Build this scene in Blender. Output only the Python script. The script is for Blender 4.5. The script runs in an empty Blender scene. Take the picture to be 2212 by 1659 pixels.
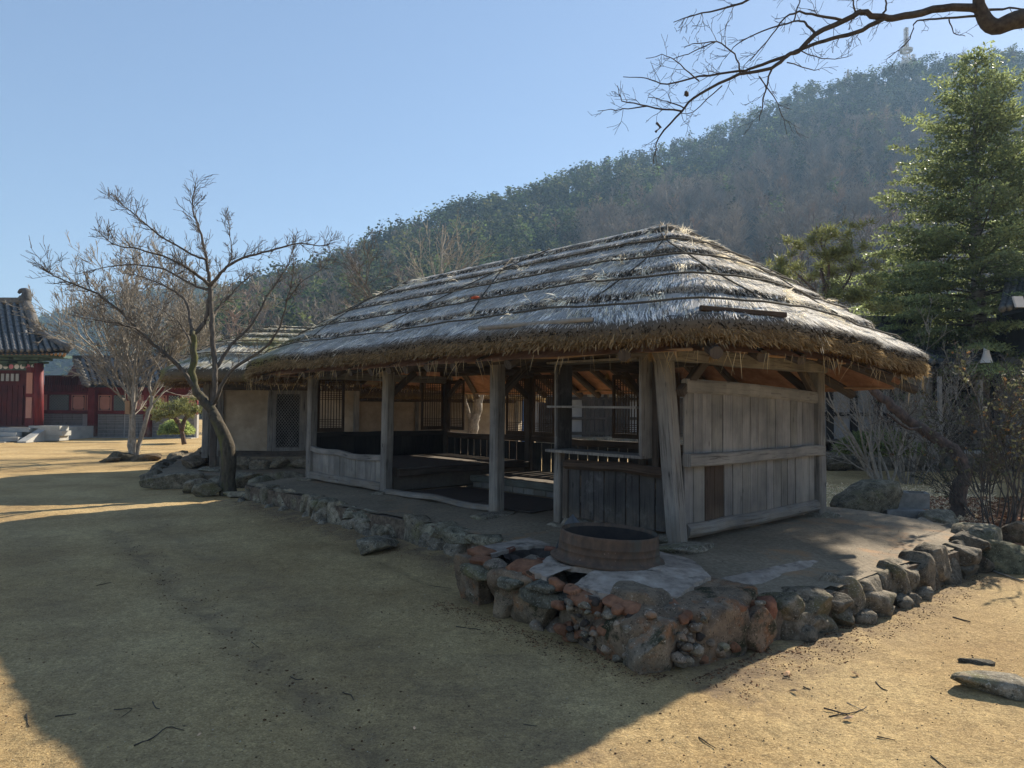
import bpy, math, random
import numpy as np
from mathutils import Vector, Matrix, noise as mn
R = math.radians
rng = np.random.default_rng(7)
random.seed(7)
sc = bpy.context.scene
COL = sc.collection

# ------------------------------------------------------------------ camera
CAM = Vector((0, 0, 1.6)); FPX = 1539.0; PITCH = 0.0294; ROLL = 0.0077
cd = bpy.data.cameras.new('camera'); cam = bpy.data.objects.new('camera', cd); COL.objects.link(cam)
cd.sensor_width = 36; cd.lens = FPX / 2212 * 36; cd.clip_start = .05; cd.clip_end = 6000
CM = Matrix.Rotation(R(90) + PITCH, 3, 'X') @ Matrix.Rotation(ROLL, 3, 'Z')
cam.location = CAM; cam.rotation_euler = CM.to_euler()
sc.camera = cam
# ------------------------------------------------------------------ light
SUN_AZ, SUN_EL = R(41.0), R(31.8)
w = bpy.data.worlds.new("World"); sc.world = w; w.use_nodes = True
wn = w.node_tree; wn.nodes.clear()
sky = wn.nodes.new('ShaderNodeTexSky'); sky.sky_type = 'NISHITA'; sky.sun_disc = False
sky.sun_elevation = SUN_EL; sky.sun_rotation = SUN_AZ
sky.air_density = 1.1; sky.dust_density = .2; sky.ozone_density = 2.2; sky.altitude = 100
bg = wn.nodes.new('ShaderNodeBackground'); bg.inputs['Strength'].default_value = .085; gm = wn.nodes.new('ShaderNodeGamma'); gm.inputs[1].default_value = .6
mx = wn.nodes.new('ShaderNodeMix'); mx.data_type = 'RGBA'; mx.blend_type = 'MULTIPLY'; mx.inputs[0].default_value = 1; mx.inputs[7].default_value = (.84, .96, 1.14, 1)   # clear winter air, evenly bright
wo = wn.nodes.new('ShaderNodeOutputWorld')
wn.links.new(sky.outputs[0], gm.inputs[0]); wn.links.new(gm.outputs[0], mx.inputs[6]); wn.links.new(mx.outputs[2], bg.inputs[0]); wn.links.new(bg.outputs[0], wo.inputs[0])
sd = bpy.data.lights.new('sun', 'SUN'); sd.energy = 3.4; sd.angle = R(.5); sd.color = (1, .9, .74)
sun = bpy.data.objects.new('sun', sd); COL.objects.link(sun)
SDIR = Vector((math.sin(SUN_AZ) * math.cos(SUN_EL), math.cos(SUN_AZ) * math.cos(SUN_EL), math.sin(SUN_EL)))
sun.rotation_euler = SDIR.to_track_quat('Z', 'Y').to_euler(); sun.location = (0, 0, 30)
sc.view_settings.view_transform = 'Standard'; sc.view_settings.look = 'None'
sc.view_settings.exposure = 1.58; sc.view_settings.gamma = 1; sc.view_settings.use_curve_mapping = False
sc.render.engine = 'CYCLES'
sc.cycles.max_bounces = 6; sc.cycles.diffuse_bounces = 4; sc.cycles.glossy_bounces = 2
sc.cycles.transparent_max_bounces = 8; sc.cycles.transmission_bounces = 3; sc.cycles.volume_bounces = 0
sc.cycles.use_denoising = True; sc.cycles.sample_clamp_indirect = 6

# ------------------------------------------------------------------ pixel helpers (2212 x 1659 picture units)
def ray(ux, uy): return CM @ Vector(((ux - 1106) / FPX, -(uy - 829.5) / FPX, -1))
def at(ux, uy, y): d = ray(ux, uy); return CAM + d * (y / d.y)
def gp(ux, uy, z=0.): d = ray(ux, uy); return CAM + d * ((z - CAM.z) / d.z)

# ------------------------------------------------------------------ materials
class NT:
    def __init__(s, name):
        m = bpy.data.materials.new(name); m.use_nodes = True; s.m = m; s.t = m.node_tree
        s.b = s.t.nodes['Principled BSDF']; s.o = s.t.nodes['Material Output']
    def n(s, typ, **k):
        x = s.t.nodes.new(typ)
        for a, v in k.items(): setattr(x, a, v)
        return x
    def l(s, a, b): s.t.links.new(a, b)
    def coord(s, uv=False, stretch=(1, 1, 1)):
        c = s.n('ShaderNodeTexCoord'); mp = s.n('ShaderNodeMapping'); mp.inputs['Scale'].default_value = stretch
        if uv: s.l(c.outputs['UV'], mp.inputs[0])
        else:
            g = s.n('ShaderNodeNewGeometry'); s.l(g.outputs['Position'], mp.inputs[0])
        return mp.outputs[0]
    def noise(s, vec, scale, detail=5, rough=.6, dist=0):
        x = s.n('ShaderNodeTexNoise'); x.inputs['Scale'].default_value = scale
        x.inputs['Detail'].default_value = detail; x.inputs['Roughness'].default_value = rough
        x.inputs['Distortion'].default_value = dist
        s.l(vec, x.inputs['Vector']); return x.outputs['Fac']
    def ramp(s, fac, stops):
        r = s.n('ShaderNodeValToRGB'); e = r.color_ramp.elements
        while len(e) < len(stops): e.new(.5)
        for el, (p, c) in zip(e, stops):
            el.position = p; el.color = (*c, 1) if not isinstance(c, (int, float)) else (c, c, c, 1)
        s.l(fac, r.inputs[0]); return r.outputs[0]
    def mix(s, fac, a, b, mode='MIX'):
        x = s.n('ShaderNodeMix', data_type='RGBA', blend_type=mode)
        for v, i in ((fac, 0), (a, 6), (b, 7)):
            if isinstance(v, (int, float)): x.inputs[i].default_value = v if i == 0 else (v, v, v, 1)
            elif isinstance(v, tuple): x.inputs[i].default_value = (*v, 1)
            else: s.l(v, x.inputs[i])
        return x.outputs[2]
    def math(s, op, a, b=None):
        x = s.n('ShaderNodeMath', operation=op)
        for v, i in ((a, 0), (b, 1)):
            if v is None: continue
            if isinstance(v, (int, float)): x.inputs[i].default_value = v
            else: s.l(v, x.inputs[i])
        return x.outputs[0]
    def bump(s, h, strength=.5, dist=.01, chain=None):
        x = s.n('ShaderNodeBump'); x.inputs['Strength'].default_value = strength; x.inputs['Distance'].default_value = dist
        s.l(h, x.inputs['Height'])
        if chain is not None: s.l(chain, x.inputs['Normal'])
        s.l(x.outputs[0], s.b.inputs['Normal']); return x.outputs[0]
    def fin(s, col, rough=.9, spec=.2):
        if isinstance(col, tuple): s.b.inputs['Base Color'].default_value = (*col, 1)
        else: s.l(col, s.b.inputs['Base Color'])
        s.b.inputs['Roughness'].default_value = rough; s.b.inputs['Specular IOR Level'].default_value = spec
        return s.m
    def tint(s, col, amt=1.):
        a = s.n('ShaderNodeAttribute'); a.attribute_name = 'tint'
        return s.mix(amt, col, a.outputs['Color'], 'MULTIPLY')

def wood_mat(name, dark, light, fine=70, bump=.5, rough=.85, stain=None):
    t = NT(name); uv = t.coord(True, (fine, 2.2, 1)); n1 = t.noise(uv, 1., 6, .65, .3)
    uv2 = t.coord(True, (6, 1.3, 1)); n2 = t.noise(uv2, 1., 3, .5)
    pos = t.coord(False); n3 = t.noise(pos, 2.3, 4, .6)
    c = t.ramp(n1, [(.34, dark), (.46, tuple((a + 2.2 * b) / 3.2 for a, b in zip(dark, light))), (.74, light)])
    c = t.mix(.55, c, t.ramp(n2, [(.3, (.62, .6, .58)), (.7, (1.15, 1.12, 1.08))]), 'MULTIPLY')
    c = t.mix(.6, c, t.ramp(n3, [(.33, (.42, .42, .44)), (.62, (1.15, 1.12, 1.06))]), 'MULTIPLY')
    if stain: c = t.mix(t.ramp(t.noise(pos, 5, 5, .7), [(.55, 0.), (.68, .6)]), c, stain)
    sx = t.n('ShaderNodeSeparateXYZ'); t.l(pos, sx.inputs[0])
    mr = t.n('ShaderNodeMapRange'); mr.inputs['From Min'].default_value = .36; mr.inputs['From Max'].default_value = .66; mr.inputs['To Min'].default_value = 1; mr.inputs['To Max'].default_value = 0; t.l(sx.outputs['Z'], mr.inputs['Value'])
    c = t.mix(t.math('MULTIPLY', t.math('MULTIPLY', mr.outputs[0], .75), t.ramp(t.noise(pos, 6, 5, .7), [(.35, 0.), (.62, 1.)])), c, (.21, .165, .115))   # soil splashed on the feet of posts and boards
    kn = t.n('ShaderNodeTexVoronoi'); kn.inputs['Scale'].default_value = 1; t.l(t.coord(True, (9, 2.6, 1)), kn.inputs['Vector'])
    c = t.mix(t.ramp(kn.outputs['Distance'], [(.05, .75), (.11, 0.)]), c, tuple(v * .35 for v in dark))
    c = t.tint(c)
    t.bump(n1, bump, .006); return t.fin(c, rough, .25)
M = {}
M['wood'] = wood_mat('weathered_wood', (.075, .07, .065), (.29, .28, .26))
M['wood_pale'] = wood_mat('pale_board_wood', (.15, .145, .135), (.30, .29, .27), 60, .35)
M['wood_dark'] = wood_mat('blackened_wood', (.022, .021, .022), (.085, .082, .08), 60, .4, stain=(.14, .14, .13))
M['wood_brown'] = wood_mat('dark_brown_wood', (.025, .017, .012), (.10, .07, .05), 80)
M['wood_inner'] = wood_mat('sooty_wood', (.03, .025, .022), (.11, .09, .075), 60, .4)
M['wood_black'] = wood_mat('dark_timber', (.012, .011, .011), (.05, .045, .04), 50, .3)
M['wood_red'] = wood_mat('red_painted_wood', (.11, .012, .014), (.18, .026, .026), 30, .15, .6)
M['wood_maroon'] = wood_mat('maroon_board', (.05, .008, .008), (.10, .018, .016), 30, .2, .7)

def simple(name, stops, scale=8, bump=.4, bdist=.01, rough=.92, det=6, tint=False, sc2=None, extra=None, spec=.2, stretch=(1, 1, 1)):
    t = NT(name); p = t.coord(False, stretch); n = t.noise(p, scale, det, .65)
    c = t.ramp(n, stops)
    if sc2: c = t.mix(.7, c, t.ramp(t.noise(p, sc2, 4, .6), [(.3, (.6, .6, .6)), (.7, (1.15, 1.15, 1.15))]), 'MULTIPLY')
    if extra:
        for es, lo, hi, ec in extra: c = t.mix(t.ramp(t.noise(p, es, 5, .65), [(lo, 0.), (hi, 1.)]), c, ec)
    if tint: c = t.tint(c)
    if bump: t.bump(n, bump, bdist)
    return t.fin(c, rough, spec)
M['stone'] = simple('grey_stone', [(.3, (.07, .06, .046)), (.5, (.21, .18, .135)), (.7, (.42, .36, .28))], 11, 1., .03, tint=True, sc2=3.5,
                    extra=[(3.1, .54, .66, (.17, .155, .085)), (14, .58, .66, (.06, .055, .045)), (5.5, .60, .68, (.27, .21, .14)), (70, .56, .64, (.36, .33, .28)), (95, .60, .66, (.05, .045, .038))])
M['rubble'] = simple('mottled_rubble', [(.25, (.07, .06, .05)), (.5, (.21, .17, .13)), (.78, (.38, .30, .22))], 7, 1., .03, tint=True, sc2=2.5,
                     extra=[(4.5, .55, .66, (.26, .135, .07)), (3.2, .57, .64, (.035, .038, .02)), (17, .64, .7, (.42, .40, .36)), (60, .58, .64, (.05, .042, .032)), (80, .6, .66, (.40, .34, .27))])
M['clay_red'] = simple('burnt_clay', [(.3, (.13, .06, .036)), (.7, (.30, .15, .085))], 16, 1., .02, tint=True,
                       extra=[(6, .58, .64, (.06, .035, .02))])
M['mortar'] = simple('pinkish_lime_mortar', [(.3, (.18, .145, .115)), (.5, (.34, .28, .225)), (.7, (.46, .39, .32))], 9, 1., .02, sc2=2.6,
                     extra=[(5, .58, .66, (.15, .125, .10))])
M['rust'] = simple('rusty_cast_iron', [(.3, (.045, .03, .02)), (.55, (.10, .062, .038)), (.75, (.15, .095, .055))], 14, .4, .004, rough=.75, sc2=3,
                   extra=[(5, .55, .65, (.055, .05, .038)), (30, .66, .7, (.22, .16, .12))], spec=.4, stretch=(1, 1, .6))
M['iron_in'] = simple('sooty_iron', [(.3, (.012, .009, .008)), (.7, (.035, .024, .018))], 12, .3, .004, rough=.7, spec=.4)
M['earth'] = simple('packed_yard_earth', [(.3, (.18, .14, .095)), (.7, (.32, .26, .18))], 26, .7, .012, det=9, sc2=1.3,
                    extra=[(1.7, .56, .68, (.32, .20, .11)), (60, .62, .70, (.09, .07, .05))])
M['floor_earth'] = simple('clay_floor', [(.3, (.12, .10, .082)), (.7, (.17, .145, .118))], 9, .5, .01)
M['plaster'] = simple('earthen_plaster', [(.3, (.36, .29, .205)), (.7, (.50, .41, .30))], 5, .5, .01, sc2=1.5, extra=[(9, .6, .75, (.30, .25, .19))])
M['plaster_white'] = simple('white_plaster', [(.3, (.28, .275, .265)), (.7, (.38, .375, .36))], 3, .2, .01)
M['ceiling'] = simple('red_clay_ceiling', [(.3, (.26, .13, .075)), (.7, (.46, .25, .145))], 6, .7, .015, sc2=1.5)
M['brickgrey'] = simple('grey_brick', [(.3, (.16, .155, .145)), (.7, (.25, .24, .225))], 9, .3, .004, tint=True)
M['joint'] = simple('lime_joint', [(.3, (.34, .32, .29)), (.7, (.42, .40, .37))], 9, .3, .004)
M['granite'] = simple('pale_granite', [(.3, (.36, .35, .32)), (.7, (.50, .49, .455))], 30, .3, .004, sc2=2, tint=True)
M['tile'] = simple('grey_roof_tile', [(.3, (.055, .053, .052)), (.7, (.135, .13, .122))], 7, .5, .01, tint=True, extra=[(2.5, .55, .7, (.16, .15, .12))])
M['panel_pink'] = simple('salmon_panel', [(.3, (.42, .20, .15)), (.7, (.5, .25, .19))], 3, .1)
M['black'] = simple('black_line_paint', [(.3, (.02, .02, .02)), (.7, (.03, .03, .03))], 3, 0)
M['green_paint'] = simple('faded_green_paint', [(.3, (.05, .085, .075)), (.7, (.10, .15, .13))], 6, .2)
M['white_paint'] = simple('white_paint', [(.3, (.6, .58, .55)), (.7, (.7, .68, .65))], 4, .1)
M['pink_paint'] = simple('pink_paint', [(.3, (.5, .17, .22)), (.7, (.6, .25, .3))], 4, .1)
M['tanwood'] = simple('tan_wood', [(.3, (.26, .16, .09)), (.7, (.38, .25, .15))], 6, .2)
M['mat'] = simple('brown_floor_mat', [(.3, (.07, .055, .045)), (.7, (.10, .08, .065))], 40, .3, .003)
M['concrete'] = simple('grey_concrete', [(.3, (.20, .19, .17)), (.7, (.32, .30, .27))], 14, .6, .008, sc2=4)
M['slate'] = simple('grey_slate', [(.3, (.10, .11, .12)), (.7, (.16, .17, .18))], 7, .3, .005)
M['bark_moss'] = simple('mossy_bark', [(.3, (.035, .03, .022)), (.7, (.13, .11, .08))], 22, 1., .02, stretch=(1, 1, .35),
                        extra=[(2.6, .53, .66, (.11, .115, .035))])
M['bark'] = simple('brown_grey_bark', [(.3, (.05, .042, .035)), (.7, (.16, .135, .11))], 24, .9, .015, stretch=(1, 1, .35))
M['bark_pale'] = simple('pale_bark', [(.3, (.16, .14, .115)), (.7, (.40, .36, .30))], 20, .6, .01, stretch=(1, 1, .5))
M['bark_pine'] = simple('red_pine_bark', [(.3, (.05, .04, .034)), (.55, (.12, .085, .068)), (.75, (.22, .14, .10))], 18, 1., .02, stretch=(1, 1, .5))
M['bark_birch'] = simple('banded_fir_bark', [(.4, (.05, .045, .038)), (.5, (.24, .215, .18)), (.8, (.34, .30, .26))], 9, .6, .01, stretch=(.4, .4, 2.2))
M['twigdark'] = simple('dark_branch_bark', [(.3, (.03, .025, .022)), (.7, (.09, .075, .06))], 20, .5, .006)
M['mast'] = simple('white_mast_paint', [(.3, (.5, .47, .42)), (.7, (.62, .58, .52))], 3, 0, rough=.5)
M['tarp'] = simple('blue_sheet', [(.3, (.10, .2, .5)), (.7, (.14, .26, .6))], 3, .1, rough=.6)
M['rope'] = simple('old_straw_rope', [(.3, (.035, .03, .024)), (.7, (.12, .105, .08))], 60, .8, .005)
M['rope_pale'] = simple('pale_straw_rope', [(.3, (.20, .16, .10)), (.7, (.34, .28, .18))], 60, .8, .005)
M['bamboo'] = simple('grey_bamboo', [(.3, (.20, .18, .15)), (.7, (.33, .30, .25))], 12, .3, .003)
M['leafdry'] = simple('dry_leaf', [(.3, (.18, .10, .055)), (.7, (.36, .24, .15))], 8, .2, tint=True)
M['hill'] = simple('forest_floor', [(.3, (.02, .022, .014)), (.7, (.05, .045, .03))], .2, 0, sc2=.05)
M['charcoal'] = simple('ash_and_soot', [(.3, (.02, .017, .015)), (.7, (.07, .055, .045))], 16, .8, .02)

def fiber(name, base, transl=.25, rough=.8, moss=None, spec=.25, mc=None, mr=1.):
    t = NT(name); a = t.n('ShaderNodeAttribute'); a.attribute_name = 'tint'
    c = t.mix(1., base, a.outputs['Color'], 'MULTIPLY')
    if moss:
        fac = t.ramp(t.noise(t.coord(False), 1.1 if mc is None else 3.5, 4, .6), [(.5, 0.), (.62, .75)] if mc is None else [(.38, .25), (.6, .85)])
        if mc is not None:
            vd = t.n('ShaderNodeVectorMath', operation='DISTANCE'); t.l(t.coord(False), vd.inputs[0]); vd.inputs[1].default_value = mc
            fac = t.math('MULTIPLY', fac, t.ramp(t.math('DIVIDE', vd.outputs['Value'], mr), [(.35, 1.), (1., 0.)]))
        c = t.mix(fac, c, moss)
    t.fin(c, rough, spec)
    if transl:
        tr = t.n('ShaderNodeBsdfTranslucent'); t.l(c, tr.inputs[0]); ms = t.n('ShaderNodeMixShader'); ms.inputs[0].default_value = transl
        t.l(t.b.outputs[0], ms.inputs[1]); t.l(tr.outputs[0], ms.inputs[2]); t.l(ms.outputs[0], t.o.inputs[0])
    return t.m
M['straw'] = fiber('weathered_straw', (.84, .81, .76), .2, moss=(.24, .23, .06), mc=(-4.6, 11.8, 2.1), mr=2.3)
M['straw_moss'] = fiber('mossy_straw', (.75, .71, .60), .2, moss=(.22, .21, .06))
M['straw_new'] = fiber('ochre_straw', (.34, .265, .16), .3)
M['needles'] = fiber('conifer_needles', (.18, .215, .09), .6, .45, spec=.5)
M['needles_pine'] = fiber('pine_needles', (.17, .19, .075), .5, .5, spec=.5)
M['hillpine'] = fiber('hill_pine_crowns', (.065, .09, .035), .45, .8)
M['hilltwig'] = fiber('hill_bare_crowns', (.18, .155, .13), .1, .8)
M['shrubleaf'] = fiber('shrub_leaves', (.13, .13, .07), .4, .6)

# ------------------------------------------------------------------ mesh builder
class MB:
    def __init__(s): s.v = []; s.f = []; s.uv = []; s.smooth = []
    def add(s, vs, fs, uvs=None, smooth=False):
        o = len(s.v); s.v += [tuple(x) for x in vs]
        for i, f in enumerate(fs):
            s.f.append(tuple(o + k for k in f)); s.smooth.append(smooth)
            s.uv.append(uvs[i] if uvs else None)
        return s
    def beam(s, p0, p1, w, h, up=(0, 0, 1), seg=1, wob=0., cham=.12, bend=0., taper=1., smooth=False):
        """hewn timber: eight-sided section w wide (sideways) and h high, swept p0->p1"""
        p0 = Vector(p0); p1 = Vector(p1); d = (p1 - p0); L = d.length; d.normalize()
        up = Vector(up); side = d.cross(up)
        if side.length < 1e-4: side = d.cross(Vector((0, 1, 0)))
        side.normalize(); up = side.cross(d).normalized()
        c = cham; prof = [(-.5, -.5 + c), (-.5 + c, -.5), (.5 - c, -.5), (.5, -.5 + c), (.5, .5 - c), (.5 - c, .5), (-.5 + c, .5), (-.5, .5 - c)]
        vs = []; u0 = random.random() * 50; per = [0, 1, 2, 3, 4, 5, 6, 7, 8]
        sd = Vector((random.random() * 99, random.random() * 99, random.random() * 99))
        for i in range(seg + 1):
            t = i / seg; q = p0 + d * (L * t) + up * (bend * math.sin(math.pi * t)); k = 1 + (taper - 1) * t
            if wob: q = q + side * (mn.noise(sd + Vector((t * L * 1.7, 0, 0))) * wob) + up * (mn.noise(sd + Vector((0, t * L * 1.7, 5))) * wob)
            for j, (a, b) in enumerate(prof):
                e = 1 + (mn.noise(sd + Vector((t * L * 4, j * 3.1, 9))) * wob * 5 if wob else 0)
                vs.append(q + side * (a * w * k * e) + up * (b * h * k * e))
        fs = []; uvs = []
        for i in range(seg):
            for j in range(8):
                a = i * 8 + j; b = i * 8 + (j + 1) % 8
                fs.append((a, b, b + 8, a + 8)); ua = u0 + j * (w + h) / 4; ub = u0 + (j + 1) * (w + h) / 4; va, vb = i / seg * L + u0, (i + 1) / seg * L + u0
                uvs.append([(ua, va), (ub, va), (ub, vb), (ua, vb)])
        for base, rev in ((0, True), (seg * 8, False)):
            f = [base + j for j in range(8)]; uu = [(u0 + prof[j][0] * w, u0 + prof[j][1] * h * .3) for j in range(8)]
            if rev: f = f[::-1]; uu = uu[::-1]
            fs.append(tuple(f)); uvs.append(uu)
        return s.add(vs, fs, uvs, smooth)
    def box(s, c, sx, sy, sz, X=(1, 0, 0), Y=(0, 1, 0), Z=(0, 0, 1)):
        c = Vector(c); X = Vector(X) * sx / 2; Y = Vector(Y) * sy / 2; Z = Vector(Z) * sz / 2
        vs = [c + X * a + Y * b + Z * e for a, b, e in ((-1, -1, -1), (1, -1, -1), (1, 1, -1), (-1, 1, -1), (-1, -1, 1), (1, -1, 1), (1, 1, 1), (-1, 1, 1))]
        fs = [(0, 3, 2, 1), (4, 5, 6, 7), (0, 1, 5, 4), (1, 2, 6, 5), (2, 3, 7, 6), (3, 0, 4, 7)]
        u = random.random() * 30; dims = [(sx, sy), (sx, sy), (sx, sz), (sy, sz), (sx, sz), (sy, sz)]
        return s.add(vs, fs, [[(u, u), (u + a, u), (u + a, u + b), (u, u + b)] for a, b in dims])
    def plank(s, c, wid, thick, ht, X, Z=(0, 0, 1), top=0., bev=.004):
        """board standing along Z, wid along X; grain runs along Z"""
        X = Vector(X); Z = Vector(Z); Y = Z.cross(X); c = Vector(c); b = min(bev, thick * .3)
        prof = [(-.5 * wid, -.5 * thick + b), (-.5 * wid + b, -.5 * thick), (.5 * wid - b, -.5 * thick), (.5 * wid, -.5 * thick + b), (.5 * wid, .5 * thick - b), (.5 * wid - b, .5 * thick), (-.5 * wid + b, .5 * thick), (-.5 * wid, .5 * thick - b)]
        vs = [c + X * a + Y * q + Z * ((-.5 if k == 0 else .5) * ht + (top * a / wid if k else 0)) for k in (0, 1) for a, q in prof]
        u = random.random() * 50; fs = []; uvs = []; acc = 0
        for j in range(8):
            k = (j + 1) % 8; L = math.dist(prof[j], prof[k])
            fs.append((j, k, k + 8, j + 8)); uvs.append([(u + acc, u), (u + acc + L, u), (u + acc + L, u + ht), (u + acc, u + ht)]); acc += L
        fs += [(7, 6, 5, 4, 3, 2, 1, 0), (8, 9, 10, 11, 12, 13, 14, 15)]; uvs += [None, None]
        return s.add(vs, fs, uvs)
    def tube(s, pts, rad, sides=6, smooth=True, cap=True):
        n = len(pts); vs = []; pts = [Vector(p) for p in pts]
        if not hasattr(rad, '__len__'): rad = [rad] * n
        ref = Vector((.31, .17, .93))
        for i, p in enumerate(pts):
            d = (pts[min(i + 1, n - 1)] - pts[max(i - 1, 0)])
            if d.length < 1e-9: d = Vector((0, 0, 1))
            d.normalize(); a = d.cross(ref)
            if a.length < .1: a = d.cross(Vector((1, 0, 0)))
            a.normalize(); b = d.cross(a)
            for j in range(sides):
                t = 2 * math.pi * j / sides; vs.append(p + (a * math.cos(t) + b * math.sin(t)) * rad[i])
        fs = [(i * sides + j, i * sides + (j + 1) % sides, (i + 1) * sides + (j + 1) % sides, (i + 1) * sides + j) for i in range(n - 1) for j in range(sides)]
        uvs = []
        for i in range(n - 1):
            for j in range(sides): uvs.append([(j * .05, i * .2), (j * .05 + .05, i * .2), (j * .05 + .05, i * .2 + .2), (j * .05, i * .2 + .2)])
        if cap and sides > 3:
            fs += [tuple(range(sides))[::-1], tuple((n - 1) * sides + j for j in range(sides))]; uvs += [None, None]
        return s.add(vs, fs, uvs, smooth)
    def disc(s, c, r, n=(0, 0, 1), sides=16):
        n = Vector(n).normalized(); a = n.orthogonal().normalized(); b = n.cross(a); c = Vector(c)
        return s.add([c + a * r * math.cos(6.2832 * i / sides) + b * r * math.sin(6.2832 * i / sides) for i in range(sides)], [tuple(range(sides))])
    def lathe(s, c, prof, sides=40, smooth=True, X=Vector((1, 0, 0)), Y=Vector((0, 1, 0)), Z=Vector((0, 0, 1))):
        c = Vector(c); vs = []
        for r, z in prof:
            for j in range(sides): t = 6.28318 * j / sides; vs.append(c + X * (r * math.cos(t)) + Y * (r * math.sin(t)) + Z * z)
        fs = [(i * sides + j, i * sides + (j + 1) % sides, (i + 1) * sides + (j + 1) % sides, (i + 1) * sides + j) for i in range(len(prof) - 1) for j in range(sides)]
        return s.add(vs, fs, None, smooth)
    def build(s, name, mat, parent=None, tint=None, label=None, kind=None):
        me = bpy.data.meshes.new(name)
        vs = np.array(s.v, dtype=float); lo = vs.min(0); hi = vs.max(0); org = (lo + hi) / 2
        me.from_pydata((vs - org).tolist(), [], s.f)
        uvl = me.uv_layers.new(name='UVMap'); data = []
        for f, u in zip(s.f, s.uv):
            if u is None: u = [(0., 0.)] * len(f)
            for a in u: data += [a[0], a[1]]
        uvl.data.foreach_set('uv', data)
        me.polygons.foreach_set('use_smooth', s.smooth)
        ca = me.color_attributes.new('tint', 'FLOAT_COLOR', 'POINT')
        c = tint if tint is not None else (1, 1, 1)
        ca.data.foreach_set('color', np.tile(np.array([*c, 1.]), len(vs)))
        me.update()
        return link(name, me, mat, parent, Vector(org), label, kind)

WL = {}
def link(name, me, mat, parent=None, loc=Vector((0, 0, 0)), label=None, kind=None):
    o = bpy.data.objects.new(name, me); COL.objects.link(o)
    if mat is not None and me is not None and not me.materials: me.materials.append(mat if not isinstance(mat, str) else M[mat])
    WL[o.name] = Vector(loc)
    if parent is not None: o.parent = parent; o.location = Vector(loc) - WL[parent.name]
    else: o.location = loc
    if label: o['label'] = label
    if kind: o['kind'] = kind
    return o
def thing(name, label, cat, loc, group=None):
    o = bpy.data.objects.new(name, None); COL.objects.link(o); o.location = loc; o.empty_display_size = .2
    WL[o.name] = Vector(loc); return tag(o, label, cat, group)
def tag(o, label=None, cat=None, group=None, kind=None):
    if label: o['label'] = label
    if cat: o['category'] = cat
    if group: o['group'] = group
    if kind: o['kind'] = kind
    return o
def raw(name, V, F, mat, parent=None, col=None, kind=None, smooth=False, org=None, label=None):
    """fast mesh: V (n,3), F (m,k) equal sized faces, col (n,3) vertex tint"""
    V = np.asarray(V, dtype=np.float64); F = np.asarray(F, dtype=np.int32); k = F.shape[1]
    if org is None: org = (V.min(0) + V.max(0)) / 2
    me = bpy.data.meshes.new(name); me.vertices.add(len(V)); me.vertices.foreach_set('co', (V - org).astype(np.float32).ravel())
    me.loops.add(F.size); me.loops.foreach_set('vertex_index', F.ravel())
    me.polygons.add(len(F)); me.polygons.foreach_set('loop_start', np.arange(0, F.size, k, dtype=np.int32))
    if smooth: me.polygons.foreach_set('use_smooth', np.ones(len(F), dtype=bool))
    me.update(calc_edges=True)
    ca = me.color_attributes.new('tint', 'FLOAT_COLOR', 'POINT')
    cc = np.ones((len(V), 4), dtype=np.float32)
    if col is not None: cc[:, :3] = col
    ca.data.foreach_set('color', cc.ravel())
    return link(name, me, mat, parent, Vector(org), label, kind)
def blades(P, D, L, W, col, N=None, droop=0., taper=.25):
    """P,D (n,3) start and unit dir, L,W (n,), col (n,3): two-quad bent strips"""
    n = len(P); L = np.broadcast_to(L, (n,)); W = np.broadcast_to(W, (n,))
    if N is None: N = rng.normal(size=(n, 3))
    S = np.cross(D, N); S /= np.linalg.norm(S, axis=1, keepdims=True) + 1e-9
    mid = P + D * (L * .5)[:, None]; end = P + D * L[:, None]; dz = np.broadcast_to(droop, (n,))
    end = end - np.c_[np.zeros(n), np.zeros(n), dz * L]
    mid = mid - np.c_[np.zeros(n), np.zeros(n), dz * L * .25]
    h = (W * .5)[:, None]
    V = np.stack([P - S * h, P + S * h, mid - S * h * .9, mid + S * h * .9, end - S * h * taper, end + S * h * taper], 1).reshape(-1, 3)
    b = np.arange(n)[:, None] * 6
    F = np.concatenate([b + np.array([[0, 1, 3, 2]]), b + np.array([[2, 3, 5, 4]])], 0)
    return V, F, np.repeat(col, 6, 0)
def quads(P, A, B, col):
    n = len(P); V = np.stack([P - A - B, P + A - B, P + A + B, P - A + B], 1).reshape(-1, 3)
    return V, np.arange(n * 4).reshape(-1, 4), np.repeat(col, 4, 0)
def cat(*vfc):
    Vs, Fs, Cs = [], [], []; o = 0
    for V, F, C in vfc: Vs.append(V); Fs.append(F + o); Cs.append(C); o += len(V)
    return np.concatenate(Vs), np.concatenate(Fs), np.concatenate(Cs)
def unit(a): return a / (np.linalg.norm(a, axis=-1, keepdims=True) + 1e-9)

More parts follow.
